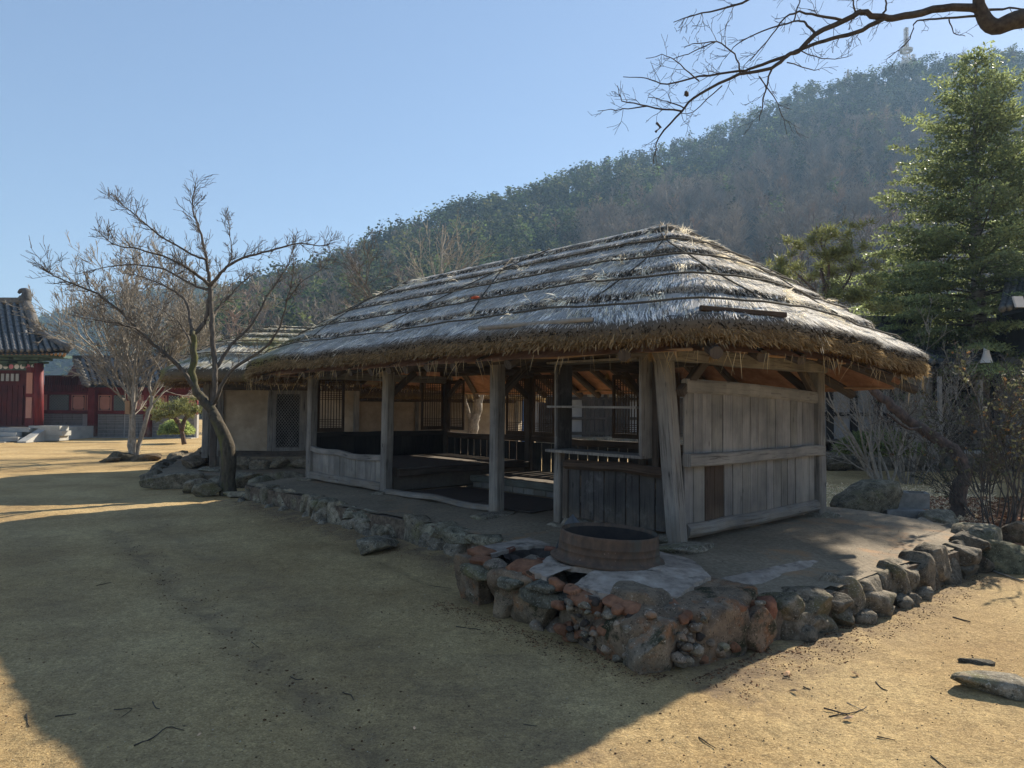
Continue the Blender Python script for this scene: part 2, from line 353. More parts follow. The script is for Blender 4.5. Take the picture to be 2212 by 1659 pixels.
_ico = {}
def ico(sub):
    if sub not in _ico:
        import bmesh
        bm = bmesh.new(); bmesh.ops.create_icosphere(bm, subdivisions=sub, radius=1)
        _ico[sub] = (np.array([v.co[:] for v in bm.verts]), np.array([[v.index for v in f.verts] for f in bm.faces])); bm.free()
    return _ico[sub]
def rock(name, c, size, mat='stone', parent=None, rotz=0., tint=None, sub=3, rough=.12, flat=14, label=None, tilt=0., seed=None, pn=3.):
    V, F = ico(sub); V = V.copy(); r = np.random.default_rng(seed if seed is not None else int(rng.integers(1e6)))
    k = (np.abs(V) ** pn).sum(1) ** (-1 / pn); V *= k[:, None]          # rounded block
    for _ in range(flat):
        n = unit(r.normal(size=3)); d = r.uniform(.58, .9); h = V @ n - d; V -= np.clip(h, 0, None)[:, None] * n
    off = r.uniform(0, 100, 3)
    nz = np.array([mn.noise(Vector(v * 1.7 + off)) + .45 * mn.noise(Vector(v * 4.1 + off)) + .35 * (.5 - abs(mn.noise(Vector(v * 8 + off)))) + .12 * mn.noise(Vector(v * 19 + off)) for v in V])
    V *= (1 + rough * .55 * nz)[:, None]; V *= np.array(size) * (.5 + .006 * flat)
    Rm = np.array(Matrix.Rotation(rotz, 3, 'Z') @ Matrix.Rotation(tilt, 3, 'Y')); V = V @ Rm.T
    t = tint if tint is not None else tuple(np.array([1, .98, .95]) * r.uniform(.75, 1.2))
    return raw(name, V + np.array(c), F, mat, parent, np.tile(np.array(t), (len(V), 1)), smooth=sub < 4, label=label)
# ------------------------------------------------------------------ pavilion frame
TH = .7311
P0 = Vector((1.51, 6.49, 0)); U = Vector((-math.sin(TH), math.cos(TH), 0)); F_ = Vector((-math.cos(TH), -math.sin(TH), 0)); Z = Vector((0, 0, 1))
LN, WD, PLZ = 7.26, 2.785, .35
SA, SB = 2.515, 4.917
def PL(s, n, z): return P0 + U * s + F_ * n + Z * z
def local(x, y):
    dx, dy = x - P0.x, y - P0.y
    return dx * U.x + dy * U.y, dx * F_.x + dy * F_.y

# ------------------------------------------------------------------ ground
def gh(x, y):
    d = math.hypot(x, y); s, n = local(x, y)
    z = .012 * mn.noise(Vector((x * .9, y * .9, 0))) + .03 * mn.noise(Vector((x * .16, y * .16, 3)))
    if d < 14:
        z += .009 * mn.noise(Vector((x * 4, y * 4, 1))) + .007 * mn.noise(Vector((x * 11, y * 11, 2)))
        if d < 8: z += .006 * mn.noise(Vector((x * 26, y * 26, 7)))
    # low bank of soil against the stone edge, wheel rut and footprints
    if -2 < s < 9 and .3 < n < 3.5:
        e = math.exp(-((n - .7) / .55) ** 2) * min(1, max(0, s - .6)) * min(1, max(0, 8.3 - s)); z += .06 * e
        r = n - 1.55 - .1 * math.sin(s * 1.3); z -= .022 * math.exp(-(r / .07) ** 2) * (1 if s > .9 else 0) * (.6 + .4 * mn.noise(Vector((s * 3, 0, 0))))
    # rut running away to the left of the path
    r = (x + 1.65 + .77 * (y - 4.65)) * .79 + .1 * mn.noise(Vector((y * 1.5, 0, 4)))
    if 2.6 < y < 9: z -= .022 * math.exp(-(r / .11) ** 2) * (1 + mn.noise(Vector((x * 9, y * 9, 4))))
    return z
def make_ground():
    NA = 520; radii = [0.0] + list(np.geomspace(.5, 30, 330)) + list(np.geomspace(32, 2600, 36))
    V = [(0, 0, 0)]
    # angles denser in the camera's forward cone
    an = []
    for i in range(NA):
        t = i / NA
        an.append(t)
    ang = []
    for i in range(360): ang.append(R(-45 + 90 * i / 360))
    for i in range(110): ang.append(R(45 + 270 * i / 110))
    n = len(ang)
    for r in radii[1:]:
        for a in ang:
            x, y = r * math.sin(a), r * math.cos(a); V.append((x, y, gh(x, y) if r < 60 else 0))
    F = []
    for k in range(len(radii) - 2):
        b = 1 + k * n; c = b + n
        for j in range(n): F.append((b + j, c + j, c + (j + 1) % n, b + (j + 1) % n))
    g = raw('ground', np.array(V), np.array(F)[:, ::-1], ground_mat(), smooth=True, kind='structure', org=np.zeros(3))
    me = g.data; co = np.array(V); x, y = co[:, 0], co[:, 1]
    dx, dy = x - P0.x, y - P0.y; s = dx * U.x + dy * U.y; n = dx * F_.x + dy * F_.y
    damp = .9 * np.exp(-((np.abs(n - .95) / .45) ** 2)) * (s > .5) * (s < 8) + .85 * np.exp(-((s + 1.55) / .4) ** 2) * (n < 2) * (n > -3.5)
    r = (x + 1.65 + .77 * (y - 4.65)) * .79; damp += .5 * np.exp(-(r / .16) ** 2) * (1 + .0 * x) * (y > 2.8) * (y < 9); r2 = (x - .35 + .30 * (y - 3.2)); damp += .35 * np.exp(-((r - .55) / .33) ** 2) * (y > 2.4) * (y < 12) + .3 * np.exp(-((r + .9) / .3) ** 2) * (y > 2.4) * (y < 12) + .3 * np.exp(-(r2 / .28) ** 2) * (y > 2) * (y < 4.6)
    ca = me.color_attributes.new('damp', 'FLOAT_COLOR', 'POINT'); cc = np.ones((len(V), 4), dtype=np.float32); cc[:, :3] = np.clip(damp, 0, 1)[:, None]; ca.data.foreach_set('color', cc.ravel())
    return g
def ground_mat():
    t = NT('sandy_ground'); p = t.coord(False)
    fine = t.noise(p, 95, 4, .75); mid = t.noise(p, 11, 7, .7); big = t.noise(p, .75, 5, .6); huge = t.noise(p, .22, 4, .6)
    c = t.ramp(fine, [(.28, (.25, .182, .092)), (.5, (.49, .365, .185)), (.72, (.71, .56, .32))])
    c = t.mix(.8, c, t.ramp(mid, [(.3, (.72, .70, .68)), (.65, (1.14, 1.12, 1.08))]), 'MULTIPLY')
    c = t.mix(.85, c, t.ramp(big, [(.32, (.72, .66, .60)), (.62, (1.08, 1.08, 1.06))]), 'MULTIPLY')
    c = t.mix(.7, c, t.ramp(huge, [(.35, (.80, .74, .66)), (.62, (1.1, 1.1, 1.12))]), 'MULTIPLY')
    # damp brown streaks swept along the path
    st = t.noise(p, 1.15, 8, .72)
    c = t.mix(t.ramp(st, [(.56, 0.), (.70, .45)]), c, (.22, .155, .09))
    c = t.mix(.8, c, t.ramp(t.noise(p, 42, 5, .8), [(.34, (.62, .59, .55)), (.5, (1, 1, 1)), (.66, (1.35, 1.32, 1.25))]), 'MULTIPLY')
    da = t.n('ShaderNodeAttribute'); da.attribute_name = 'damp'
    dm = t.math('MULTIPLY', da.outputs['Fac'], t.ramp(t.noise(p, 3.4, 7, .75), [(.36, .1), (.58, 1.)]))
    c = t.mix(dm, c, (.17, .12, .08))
    c = t.mix(t.ramp(t.noise(t.coord(False, (1, 2.4, 1)), 19, 5, .85), [(.57, 0.), (.66, .7)]), c, (.15, .105, .06))
    peb = t.n('ShaderNodeTexVoronoi'); peb.inputs['Scale'].default_value = 55; t.l(p, peb.inputs['Vector'])
    pm = t.ramp(peb.outputs['Distance'], [(.10, .8), (.2, 0.)])
    sel = t.ramp(t.noise(p, 30, 2, .5), [(.6, 0.), (.66, 1.)])
    c = t.mix(t.math('MULTIPLY', pm, sel), c, (.62, .56, .46))
    b0 = t.bump(t.noise(t.coord(False, (1, 2., 1)), 24, 5, .75), .7, .02); b1 = t.bump(mid, .7, .03, b0); t.bump(fine, .9, .008, b1)
    return t.fin(c, .95, .15)
make_ground()

# ------------------------------------------------------------------ hill and forest
RIDGE = [(-900, 900), (300, 835), (450, 700), (530, 655), (600, 628), (700, 592), (850, 527), (950, 487), (1100, 442), (1280, 377), (1480, 322), (1600, 272), (1700, 222), (1860, 172), (1950, 150), (2212, 112), (2600, 70), (3300, 60), (4200, 200)]
def ridge_y(ux):
    for (a, b), (c, d) in zip(RIDGE, RIDGE[1:]):
        if a <= ux <= c: return b + (d - b) * (ux - a) / (c - a)
    return 900
def ridge_D(ux): return 170 + 150 * min(1, max(0, (ux - 550) / 1200))
Y0 = 62
def hill_z(ux, y):
    D = ridge_D(ux); uy = ridge_y(ux) + 18
    zr = max(0, at(ux, min(uy, 874), D).z)
    if y <= Y0: return 0
    t = (y - Y0) / (D - Y0)
    if t <= 1: z = zr * (t ** 1.25)
    else: z = zr * max(0, 1 - .5 * (t - 1))
    q = (ux - 1106) / FPX * y
    return z + min(1, t * 3) * (2.2 * mn.noise(Vector((q * .03, y * .03, 1))) + 1.2 * mn.noise(Vector((q * .09, y * .09, 2))))
uxs = list(np.linspace(-900, 4200, 150)); ys = list(np.linspace(Y0 - 8, 700, 110))
V = []; 
for y in ys:
    for ux in uxs: V.append(((ux - 1106) / FPX * y, y, hill_z(ux, y) - (.6 if y < Y0 else .3)))
nx = len(uxs)
Fq = [(j * nx + i, j * nx + i + 1, (j + 1) * nx + i + 1, (j + 1) * nx + i) for j in range(len(ys) - 1) for i in range(nx - 1)]
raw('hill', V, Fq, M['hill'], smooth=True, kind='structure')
# distant range at the far left
V = []; FR = [(-1500, 760), (-200, 700), (85, 688), (200, 655), (300, 638), (420, 618), (520, 632), (640, 655), (900, 720), (1500, 800)]
def fr_y(ux):
    for (a, b), (c, d) in zip(FR, FR[1:]):
        if a <= ux <= c: return b + (d - b) * (ux - a) / (c - a)
    return 860
uxs = list(np.linspace(-1500, 1500, 160)); ys = [230, 265, 300, 330, 365, 400, 450, 560]
for j, y in enumerate(ys):
    for ux in uxs:
        zr = at(ux, fr_y(ux), 400).z; t = min(1, (y - 230) / 170); z = zr * t * (1 if y <= 400 else .6)
        V.append(((ux - 1106) / FPX * y, y, z - 1 + t * 4 * mn.noise(Vector((ux * .02, y * .01, 5)))))
nx = len(uxs)
Fq = [(j * nx + i, j * nx + i + 1, (j + 1) * nx + i + 1, (j + 1) * nx + i) for j in range(len(ys) - 1) for i in range(nx - 1)]
raw('far_hill', V, Fq, M['hill'], smooth=True, kind='structure')

def crown_quads(c, rad, n, sz, base, var=.25, flat=.35):
    """leaf clumps spread through an ellipsoid made of a few lobes"""
    k = max(3, int(n / 14)); lobes = unit(rng.normal(size=(k, 3))) * rng.uniform(.25, .8, (k, 1))
    p = lobes[rng.integers(k, size=n)] + rng.normal(size=(n, 3)) * .2
    P = p * np.array(rad) + np.array(c)
    A = unit(rng.normal(size=(n, 3)) * [1, 1, flat]); B = unit(np.cross(A, rng.normal(size=(n, 3))))
    s = sz * rng.uniform(.5, 1.2, (n, 1))
    col = np.array(base) * rng.uniform(1 - var, 1 + var, (n, 1)) * rng.uniform(.9, 1.1, (n, 3))
    return P, A * s, B * s * .6, col
def forest():
    pp, aa, bb, cc = [], [], [], []; tv = MB(); bP, bD, bL, bW, bC = [], [], [], [], []
    npine = nbare = 0
    for _ in range(14000):
        ux = rng.uniform(380, 2500); D = ridge_D(ux); y = Y0 + 12 + (D - Y0 - 8) * (rng.random() ** .72)
        if rng.random() > (y / D) ** .5 + .15: continue
        q = (ux - 1106) / FPX * y; z = hill_z(ux, y); frac = (y - Y0) / (D - Y0)
        rid = ridge_y(ux)
        bare_p = 0.06
        if ux > 1250: bare_p = .96 if frac < .66 + .15 * mn.noise(Vector((ux * .01, 0, 0))) else .25
        elif ux < 760: bare_p = .30
        if ux > 1900: bare_p = min(.85, bare_p + .2)
        if frac > .8: bare_p *= .35
        bare = rng.random() < bare_p
        h = rng.uniform(4.2, 10.5)
        if not bare:
            if npine > 3600: continue
            npine += 1; r = h * rng.uniform(.26, .4); n = 120 if y < 160 else 88
            tone = rng.choice([.3, .5, .75, 1.0, 1.5]); hue = np.array([1, 1, 1]) * tone * np.array([rng.uniform(.85, 1.3), 1, rng.uniform(.8, 1.05)])
            P, A, B, C = crown_quads((q, y, z + h * .66), (r, r, h * .42), n, .37 if y > 160 else .26, hue, .35)
            pp.append(P); aa.append(A); bb.append(B); cc.append(C)
            tv.tube([(q, y, z - .5), (q + rng.normal() * .2, y, z + h * .6)], [.16, .08], 3, False, False)
        else:
            if nbare > 1700: continue
            nbare += 1; n = 70 if y < 150 else 46
            t = rng.uniform(.22, 1, n); a = rng.uniform(0, 6.28, n); P = np.c_[q + np.zeros(n), y + np.zeros(n), z + h * t]
            el = rng.uniform(.5, 1.2, n); D_ = np.c_[np.cos(a) * np.cos(el), np.sin(a) * np.cos(el), np.sin(el)]
            L_ = h * (1.08 - t) * rng.uniform(.35, .75, n) + .4
            # second-order twigs
            m = n * 2; k = rng.integers(n, size=m); u = rng.uniform(.3, 1, (m, 1)); P2 = P[k] + D_[k] * L_[k][:, None] * u
            D2 = unit(D_[k] + rng.normal(size=(m, 3)) * .5); L2 = rng.uniform(.4, 1.3, m)
            tw = rng.uniform(.7, 1.3)
            bP += [P, P2]; bD += [D_, D2]; bL += [L_, L2]; bW += [np.full(n, .10), np.full(m, .07)]
            base = np.array([1, .95, .9]) * tw * (np.array([1.15, .92, .78]) if rng.random() < .12 else 1)
            bC += [np.tile(base, (n, 1)), np.tile(base * 1.1, (m, 1))]
            tv.tube([(q, y, z - .5), (q + rng.normal() * .3, y, z + h * .5), (q + rng.normal() * .5, y, z + h)], [.13, .08, .02], 3, False, False)
    # trees on the far left range
    V, F, C = quads(np.concatenate(pp), np.concatenate(aa), np.concatenate(bb), np.concatenate(cc))
    raw('pine_forest', V, F, M['hillpine'], col=C, kind='stuff')['label'] = 'dark green pine wood covering the hillside'
    V, F, C = blades(np.concatenate(bP), np.concatenate(bD), np.concatenate(bL), np.concatenate(bW), np.concatenate(bC))
    raw('bare_forest', V, F, M['hilltwig'], col=C, kind='stuff')['label'] = 'leafless brown trees on the lower hillside'
    o = tv.build('forest_trunks', M['bark'], kind='stuff'); o['label'] = 'trunks of the hillside wood'
forest()
pp, aa, bb, cc = [], [], [], []
for _ in range(1500):
    ux = rng.uniform(40, 720); y = 230 + 170 * rng.random() ** .6; q = (ux - 1106) / FPX * y
    z = at(ux, fr_y(ux), 400).z * min(1, (y - 230) / 170); P, A, B, C = crown_quads((q, y, z + 1.5), (2.8, 2.8, 2.6), 26, .7, (1, .9, .75), .3)
    pp.append(P); aa.append(A); bb.append(B); cc.append(C)
V, F, C = quads(np.concatenate(pp), np.concatenate(aa), np.concatenate(bb), np.concatenate(cc))
raw('far_woods', V, F, M['hillpine'], col=C, kind='stuff')['label'] = 'woods on the distant hills'

# ------------------------------------------------------------------ haze
hz = MB().box((150, 430, 62), 2600, 1000, 128); hz.v = [tuple(v) for v in hz.v]
hm = bpy.data.materials.new('haze_air'); hm.use_nodes = True; ht = hm.node_tree; ht.nodes.remove(ht.nodes['Principled BSDF'])
pv = ht.nodes.new('ShaderNodeVolumePrincipled'); pv.inputs['Density'].default_value = .00062; pv.inputs['Color'].default_value = (.46, .71, 1, 1); pv.inputs['Anisotropy'].default_value = .15
ht.links.new(pv.outputs[0], ht.nodes['Material Output'].inputs['Volume'])
HAZE = True
if HAZE:
    ho = hz.build('haze', hm, kind='stuff'); ho['label'] = 'thin bluish haze in the air'

M['dark_earth'] = simple('crumbly_dark_earth', [(.3, (.06, .045, .032)), (.5, (.14, .105, .075)), (.7, (.24, .19, .14))], 18, 1., .03, sc2=3)
# ------------------------------------------------------------------ stone platform
plat = thing('stone_platform', 'low platform of rough grey field stones with packed earth top under the open thatched pavilion', 'platform', PL(3.5, -1.2, 0))
def edge_n(s):   # front edge distance
    return .80 + .05 * math.sin(s * 1.9)
outline = []
for s in np.linspace(7.65, .95, 30): outline.append((s, edge_n(s) + .07))
outline += [(.9, 1.55), (.3, 1.62), (-.3, 1.66), (-.8, 1.66), (-1.1, 1.4), (-1.33, .9), (-1.45, .2), (-1.50, -.8), (-1.54, -1.6), (-1.58, -2.4), (-1.52, -3.1), (-1.1, -3.6)]
for s in np.linspace(-.6, 7.65, 24): outline.append((s, -3.65))
def plat_z(s, n):
    z = PLZ - .012
    if n > .1: z -= .05 * min(1, (n - .1) / .7)
    if s < -.3: z -= .07 * min(1, (-.3 - s) / 1.1)
    x = PL(s, n, 0); return z + .012 * mn.noise(Vector((x.x * 2.3, x.y * 2.3, 0))) + .005 * mn.noise(Vector((x.x * 9, x.y * 9, 0)))
def inside(s, n, poly):
    c = False; j = len(poly) - 1
    for i in range(len(poly)):
        (a, b), (d, e) = poly[i], poly[j]
        if (b > n) != (e > n) and s < (d - a) * (n - b) / (e - b) + a: c = not c
        j = i
    return c
g = .07; S_ = np.arange(-1.7, 7.9, g); N_ = np.arange(-3.9, 1.9, g); idx = {}; V = []; Fq = []
def pv_(i, j):
    if (i, j) not in idx:
        s, n = S_[i], N_[j]; idx[(i, j)] = len(V); V.append(tuple(PL(s, n, plat_z(s, n))))
    return idx[(i, j)]
HOLE = (.42, 1.33, .25)
for i in range(len(S_) - 1):
    for j in range(len(N_) - 1):
        sc_, nc_ = S_[i] + g / 2, N_[j] + g / 2
        if not inside(sc_, nc_, outline) or math.hypot(sc_ - HOLE[0], nc_ - HOLE[1]) < HOLE[2]: continue
        Fq.append((pv_(i, j), pv_(i + 1, j), pv_(i + 1, j + 1), pv_(i, j + 1)))
raw('earth_top', V, np.array(Fq)[:, ::-1], M['earth'], plat, smooth=True)
# earth core set back behind the stones
core = MB(); ring = [(s - (.035 if s < -1.2 and n < 1 else 0), n + (.03 if n > 0 and s > .95 else 0)) for s, n in outline]
ring = ring
k = len(ring); core.add([PL(s, n, -.1) for s, n in ring] + [PL(s, n, plat_z(s, n) - .02) for s, n in ring], [(i, (i + 1) % k, k + (i + 1) % k, k + i) for i in range(k)] + [tuple(range(k, 2 * k))])
core.build('earth_core', M['dark_earth'], plat)
# retaining stones: front row
s = 7.6
while s > 1.0:
    w_ = random.uniform(.2, .46); zt = random.uniform(.27, .31); n = edge_n(s - w_ / 2)
    big = random.random() < .72
    c = PL(s - w_ / 2, n + random.uniform(-.02, .03), 0)
    if big:
        h = zt + .1; rock('stone', (c.x, c.y, zt - h / 2), (w_ * 1.14, random.uniform(.26, .32), h), parent=plat, rotz=math.atan2(U.y, U.x) + random.uniform(-.12, .12), tilt=random.uniform(-.1, .1), rough=.16, flat=9, pn=5, sub=4,
             tint=tuple(np.array([1.0, .97, .88]) * random.uniform(.75, 1.2)))
    else:
        rock('stone', (c.x, c.y, zt - .08), (w_ * 1.14, .36, .2), sub=4, parent=plat, rotz=math.atan2(U.y, U.x) + random.uniform(-.1, .1), rough=.16, pn=2.6, tint=(.9, .93, .85))
        c2 = c + F_ * .02; rock('stone', (c2.x, c2.y, .08), (w_ * 1.05, .36, .24), sub=4, parent=plat, rotz=math.atan2(U.y, U.x), rough=.16, pn=2.6)
    if random.random() < .5:
        c3 = PL(s - random.uniform(0, w_), n + .17, .02); rock('stone', c3, (.16, .14, .13), parent=plat, rotz=random.random() * 3, sub=2)
    s -= w_
# right hand row from the stove round to the back corner
path = [(-1.22, 1.05), (-1.33, .6), (-1.42, 0), (-1.46, -.8), (-1.5, -1.6), (-1.54, -2.4), (-1.5, -3.0), (-1.25, -3.55)]
dist = 0; i = 0; pos_ = Vector((path[0][0], path[0][1], 0)); left = []
for (a, b), (c, d) in zip(path, path[1:]):
    seg = math.hypot(c - a, d - b); t = 0
    while t < seg - .05:
        w_ = min(random.uniform(.18, .40), seg - t + .1); f = (t + w_ / 2) / seg; s_, n_ = a + (c - a) * f, b + (d - b) * f
        far = n_ < -1.2; zt = random.uniform(.24, .31) + (.03 if far else 0); q = PL(s_, n_, 0); ang = math.atan2(*(lambda v: (v.y, v.x))(U * (c - a) + F_ * (d - b)))
        h = zt + .08
        tn = tuple(np.array([.92, .88, .82]) * random.uniform(.65, 1.05) * (.72 if far else 1))
        if random.random() < .7: rock('stone', (q.x, q.y, zt - h / 2), (w_ * 1.10, random.uniform(.24, .30), h), parent=plat, rotz=ang + random.uniform(-.15, .15), tint=tn, rough=.17, pn=5, sub=4, flat=9)
        else:
            rock('stone', (q.x, q.y, zt - .09), (w_ * 1.14, .34, .2), sub=4, parent=plat, rotz=ang, tint=tn, rough=.15, pn=2.7)
            rock('stone', (q.x + .02, q.y - .02, .08), (w_ * 1.08, .36, .22), sub=4, parent=plat, rotz=ang, tint=tn, rough=.15, pn=2.7)
        if random.random() < .5:
            q2 = PL(s_ - .17, n_, .03); rock('stone', q2, (.17, .15, .13), parent=plat, rotz=random.random() * 3, sub=2, tint=tn)
        t += w_
for (a, b, z_, sx, sy, sz, rz, ty) in ((7.72, .62, .24, .42, .3, .3, .9, 0), (7.85, .75, .06, .3, .28, .22, .2, 0), (-1.45, -3.25, .17, .7, .5, .42, .5, 0)):
    q = PL(a, b, z_); rock('stone', q, (sx, sy, sz), parent=plat, rotz=rz, tint=(.75, .78, .72))
for k_ in range(11):   # left end of the platform
    q = PL(7.72, .4 - k_ * .38, .13); rock('stone', q, (.34, .42, .36), parent=plat, rotz=random.random())
for k_ in range(20):
    q = PL(-.8 + k_ * .42, -3.68, .13); rock('stone', q, (.42, .34, .36), parent=plat, rotz=math.atan2(U.y, U.x), sub=2)
# pinkish lime skim slabs along the right shoulder of the platform
def skim(name, pts, zf, th, parent, m):
    k = len(pts); mb = MB(); c = (sum(p[0] for p in pts) / k, sum(p[1] for p in pts) / k)
    dens = []
    for i in range(k):
        a, b = pts[i], pts[(i + 1) % k]
        for t in np.linspace(0, 1, 7)[:-1]: dens.append((a[0] + (b[0] - a[0]) * t + random.uniform(-.012, .012), a[1] + (b[1] - a[1]) * t + random.uniform(-.012, .012)))
    k = len(dens); rings = [1, .75, .5, .25]; vs = []
    for r in rings:
        for s, n in dens: s2, n2 = c[0] + (s - c[0]) * r, c[1] + (n - c[1]) * r; vs.append(PL(s2, n2, zf(s2, n2)))
    vs.append(PL(c[0], c[1], zf(*c))); 
    fs = [(j * k + i, j * k + (i + 1) % k, (j + 1) * k + (i + 1) % k, (j + 1) * k + i) for j in range(len(rings) - 1) for i in range(k)]
    fs += [((len(rings) - 1) * k + i, (len(rings) - 1) * k + (i + 1) % k, len(rings) * k) for i in range(k)]
    o = len(vs); vs += [Vector(vs[i]) - Z * th for i in range(k)]; fs += [(i, o + i, o + (i + 1) % k, (i + 1) % k) for i in range(k)]
    mb.add(vs, fs, None, False); return mb.build(name, m, parent)
def sz1(s, n):
    x = PL(s, n, 0); e = max(0, -.98 - s); return plat_z(s, n) + .016 - e * .22 + .01 * mn.noise(Vector((x.x * 6, x.y * 6, 3)))
skim('lime_skim', [(-1.0, 1.28), (-.72, 1.2), (-.78, .75), (-.9, .1), (-1.0, -.55), (-1.22, -.6), (-1.36, -.1), (-1.3, .5), (-1.22, 1.0)], sz1, .045, plat, M['mortar'])

# ------------------------------------------------------------------ stove of rubble and clay
stove = thing('outdoor_stove', 'crumbling outdoor stove of clay and stone slabs under the rusty iron ring', 'stove', PL(-.1, 1.3, 0))
rotU = math.atan2(U.y, U.x)
def srock(s, n, z, sx, sy, sz, **k):
    q = PL(s, n, z); k.setdefault('mat', 'rubble'); k.setdefault('rotz', rotU + random.uniform(-.15, .15)); m_ = k.pop('mat')
    return rock('stone', q, (sx, sy, sz), m_, stove, **k)
# upright stones of the front face
srock(.80, 1.68, .13, .34, .36, .42, rough=.13, sub=4, tint=(.95, .9, .82)); srock(.62, 1.3, .1, .3, .3, .4)
srock(.26, 1.78, .11, .34, .34, .40, sub=4, pn=4, tint=(1, .93, .8)); srock(.02, 1.76, .11, .38, .34, .42, sub=4, pn=4, tint=(.95, .88, .75))
srock(-.52, 1.76, .13, .56, .36, .48, sub=4, pn=4.5, flat=12, tint=(.9, .85, .75)); srock(-.86, 1.76, .16, .46, .4, .46, sub=4, pn=4.5, flat=12, tint=(.85, .8, .72))
srock(-1.12, 1.88, .10, .36, .36, .38, tint=(1.0, .97, .9), rough=.12, flat=12, pn=3, sub=4)
srock(-1.15, 1.62, .2, .3, .3, .3); srock(-1.22, 1.36, .12, .36, .38, .42, sub=4, pn=4, tint=(.8, .75, .7)); srock(-1.24, 1.2, .24, .22, .2, .16, mat='clay_red')
srock(-1.30, 1.05, .12, .3, .34, .36, sub=4, tint=(.9, .8, .72)); srock(-1.2, 1.42, .29, .2, .26, .1, mat='clay_red'); srock(-1.33, .98, .24, .2, .24, .15, mat='clay_red', tint=(.8, .7, .7))
srock(-.22, 1.78, .0, .2, .18, .14); srock(-.12, 1.86, .0, .14, .14, .12); srock(-.3, 1.7, .03, .14, .16, .1)
# lintel slabs
def slab(s0, s1, n, z0, z1, th, dep, m='stone', tint=(.62, .66, .64)):
    a, b = PL(s0, n, z0), PL(s1, n, z1); c = (a + b) / 2; L = (b - a).length
    return rock('lintel_slab', c, (L, dep, th), m, stove, rotz=rotU + math.pi, tilt=math.asin((z0 - z1) / L) * -1 if 0 else math.atan2(z1 - z0, -L) * 0 + (z1 - z0) / L * -1, rough=.06, flat=3, pn=7, tint=tint)
slab(.72, .27, 1.80, .30, .25, .085, .3, tint=(.75, .75, .66)); slab(.22, -.02, 1.84, .285, .285, .085, .28); slab(.0, -.46, 1.82, .245, .225, .10, .3); slab(-.05, -.32, 1.85, .325, .32, .06, .24)
# burnt clay lumps along the rim
for (s_, n_, z_, a, b, c_) in ((.78, 1.66, .365, .26, .26, .12), (.62, 1.78, .35, .24, .18, .09), (.42, 1.80, .345, .28, .15, .09), (.16, 1.74, .36, .26, .24, .12), (-.04, 1.82, .345, .18, .14, .09), (-.62, 1.9, .3, .3, .14, .1), (-.5, 1.88, .345, .2, .12, .07), (-.92, 1.84, .33, .3, .2, .1), (-.3, 1.86, .35, .14, .1, .07), (-.75, 1.86, .2, .2, .12, .12), (-1.05, 1.6, .33, .2, .2, .08), (-.98, 1.8, .2, .2, .14, .08)):
    srock(s_, n_, z_, a, b, c_, mat='clay_red' if random.random() < .72 else 'rubble', sub=3, rough=.22)
# rubble between the big stones
for _ in range(190):
    s_ = random.uniform(-1.15, -.4); n_ = 1.93 + random.uniform(-.05, .06); 
    if random.random() < .5: n_ = random.uniform(1.0, 1.85); s_ = -1.22 - .12 * (1.9 - n_) + random.uniform(-.08, .02)
    a = random.uniform(.035, .11)
    srock(s_, n_, random.uniform(.02, .34), a, a * .8, a * .7, mat=random.choice(['clay_red', 'rubble', 'rubble', 'charcoal', 'stone']), sub=2, rough=.2)
# inner body: dark clay mass set back behind the face
for (s_, n_, w_, d_, rg) in ((.78, 1.66, .36, .46, .12), (.14, 1.72, .46, .44, .12), (-.74, 1.62, .84, .72, .09), (-1.0, 1.22, .66, .92, .09), (-.1, 1.0, 1.9, .4, .05), (.46, 1.5, .5, .2, .05), (-.2, 1.5, .6, .2, .05)):
    q = PL(s_, n_, .12); rock('clay_body', q, (w_, d_, .46), 'rubble' if rg > .06 else 'charcoal', stove, rotz=rotU, rough=rg * 1.6, flat=3, pn=7, sub=5 if rg > .06 else 3, tint=(.85, .76, .66))
srock(-.25, 1.2, .2, .8, .7, .3, mat='charcoal', rough=.05)
# lime shell on top, broken at the front below the rim
def sz2(s, n):
    x = PL(s, n, 0); d = math.hypot(s + .21, n - 1.21); return .40 + .03 * math.exp(-((d - .42) / .12) ** 2) + .012 * mn.noise(Vector((x.x * 7, x.y * 7, 0))) - .10 * max(0, d - .6) - .06 * max(0, n - 1.7)
skim('lime_shell', [(.02, 1.84), (.12, 1.55), (.2, 1.2), (.24, .8), (-.1, .62), (-.6, .62), (-.95, .95), (-1.0, 1.25), (-.7, 1.2), (-.55, 1.5), (-.35, 1.62), (-.12, 1.66), (-.2, 1.87)], sz2, .04, stove, M['mortar'])
skim('lime_shell', [(-.42, 1.6), (-.55, 1.42), (-.75, 1.25), (-1.02, 1.27), (-1.08, 1.55), (-.95, 1.78), (-.7, 1.88), (-.46, 1.86)], lambda s, n: sz2(s, n) + .004, .045, stove, M['mortar'])
skim('lime_shell', [(.95, 1.62), (.62, 1.68), (.72, 1.3), (.6, 1.02), (.95, .95)], lambda s, n: .385 + .008 * mn.noise(Vector((s * 9, n * 9, 0))), .03, stove, M['mortar'])
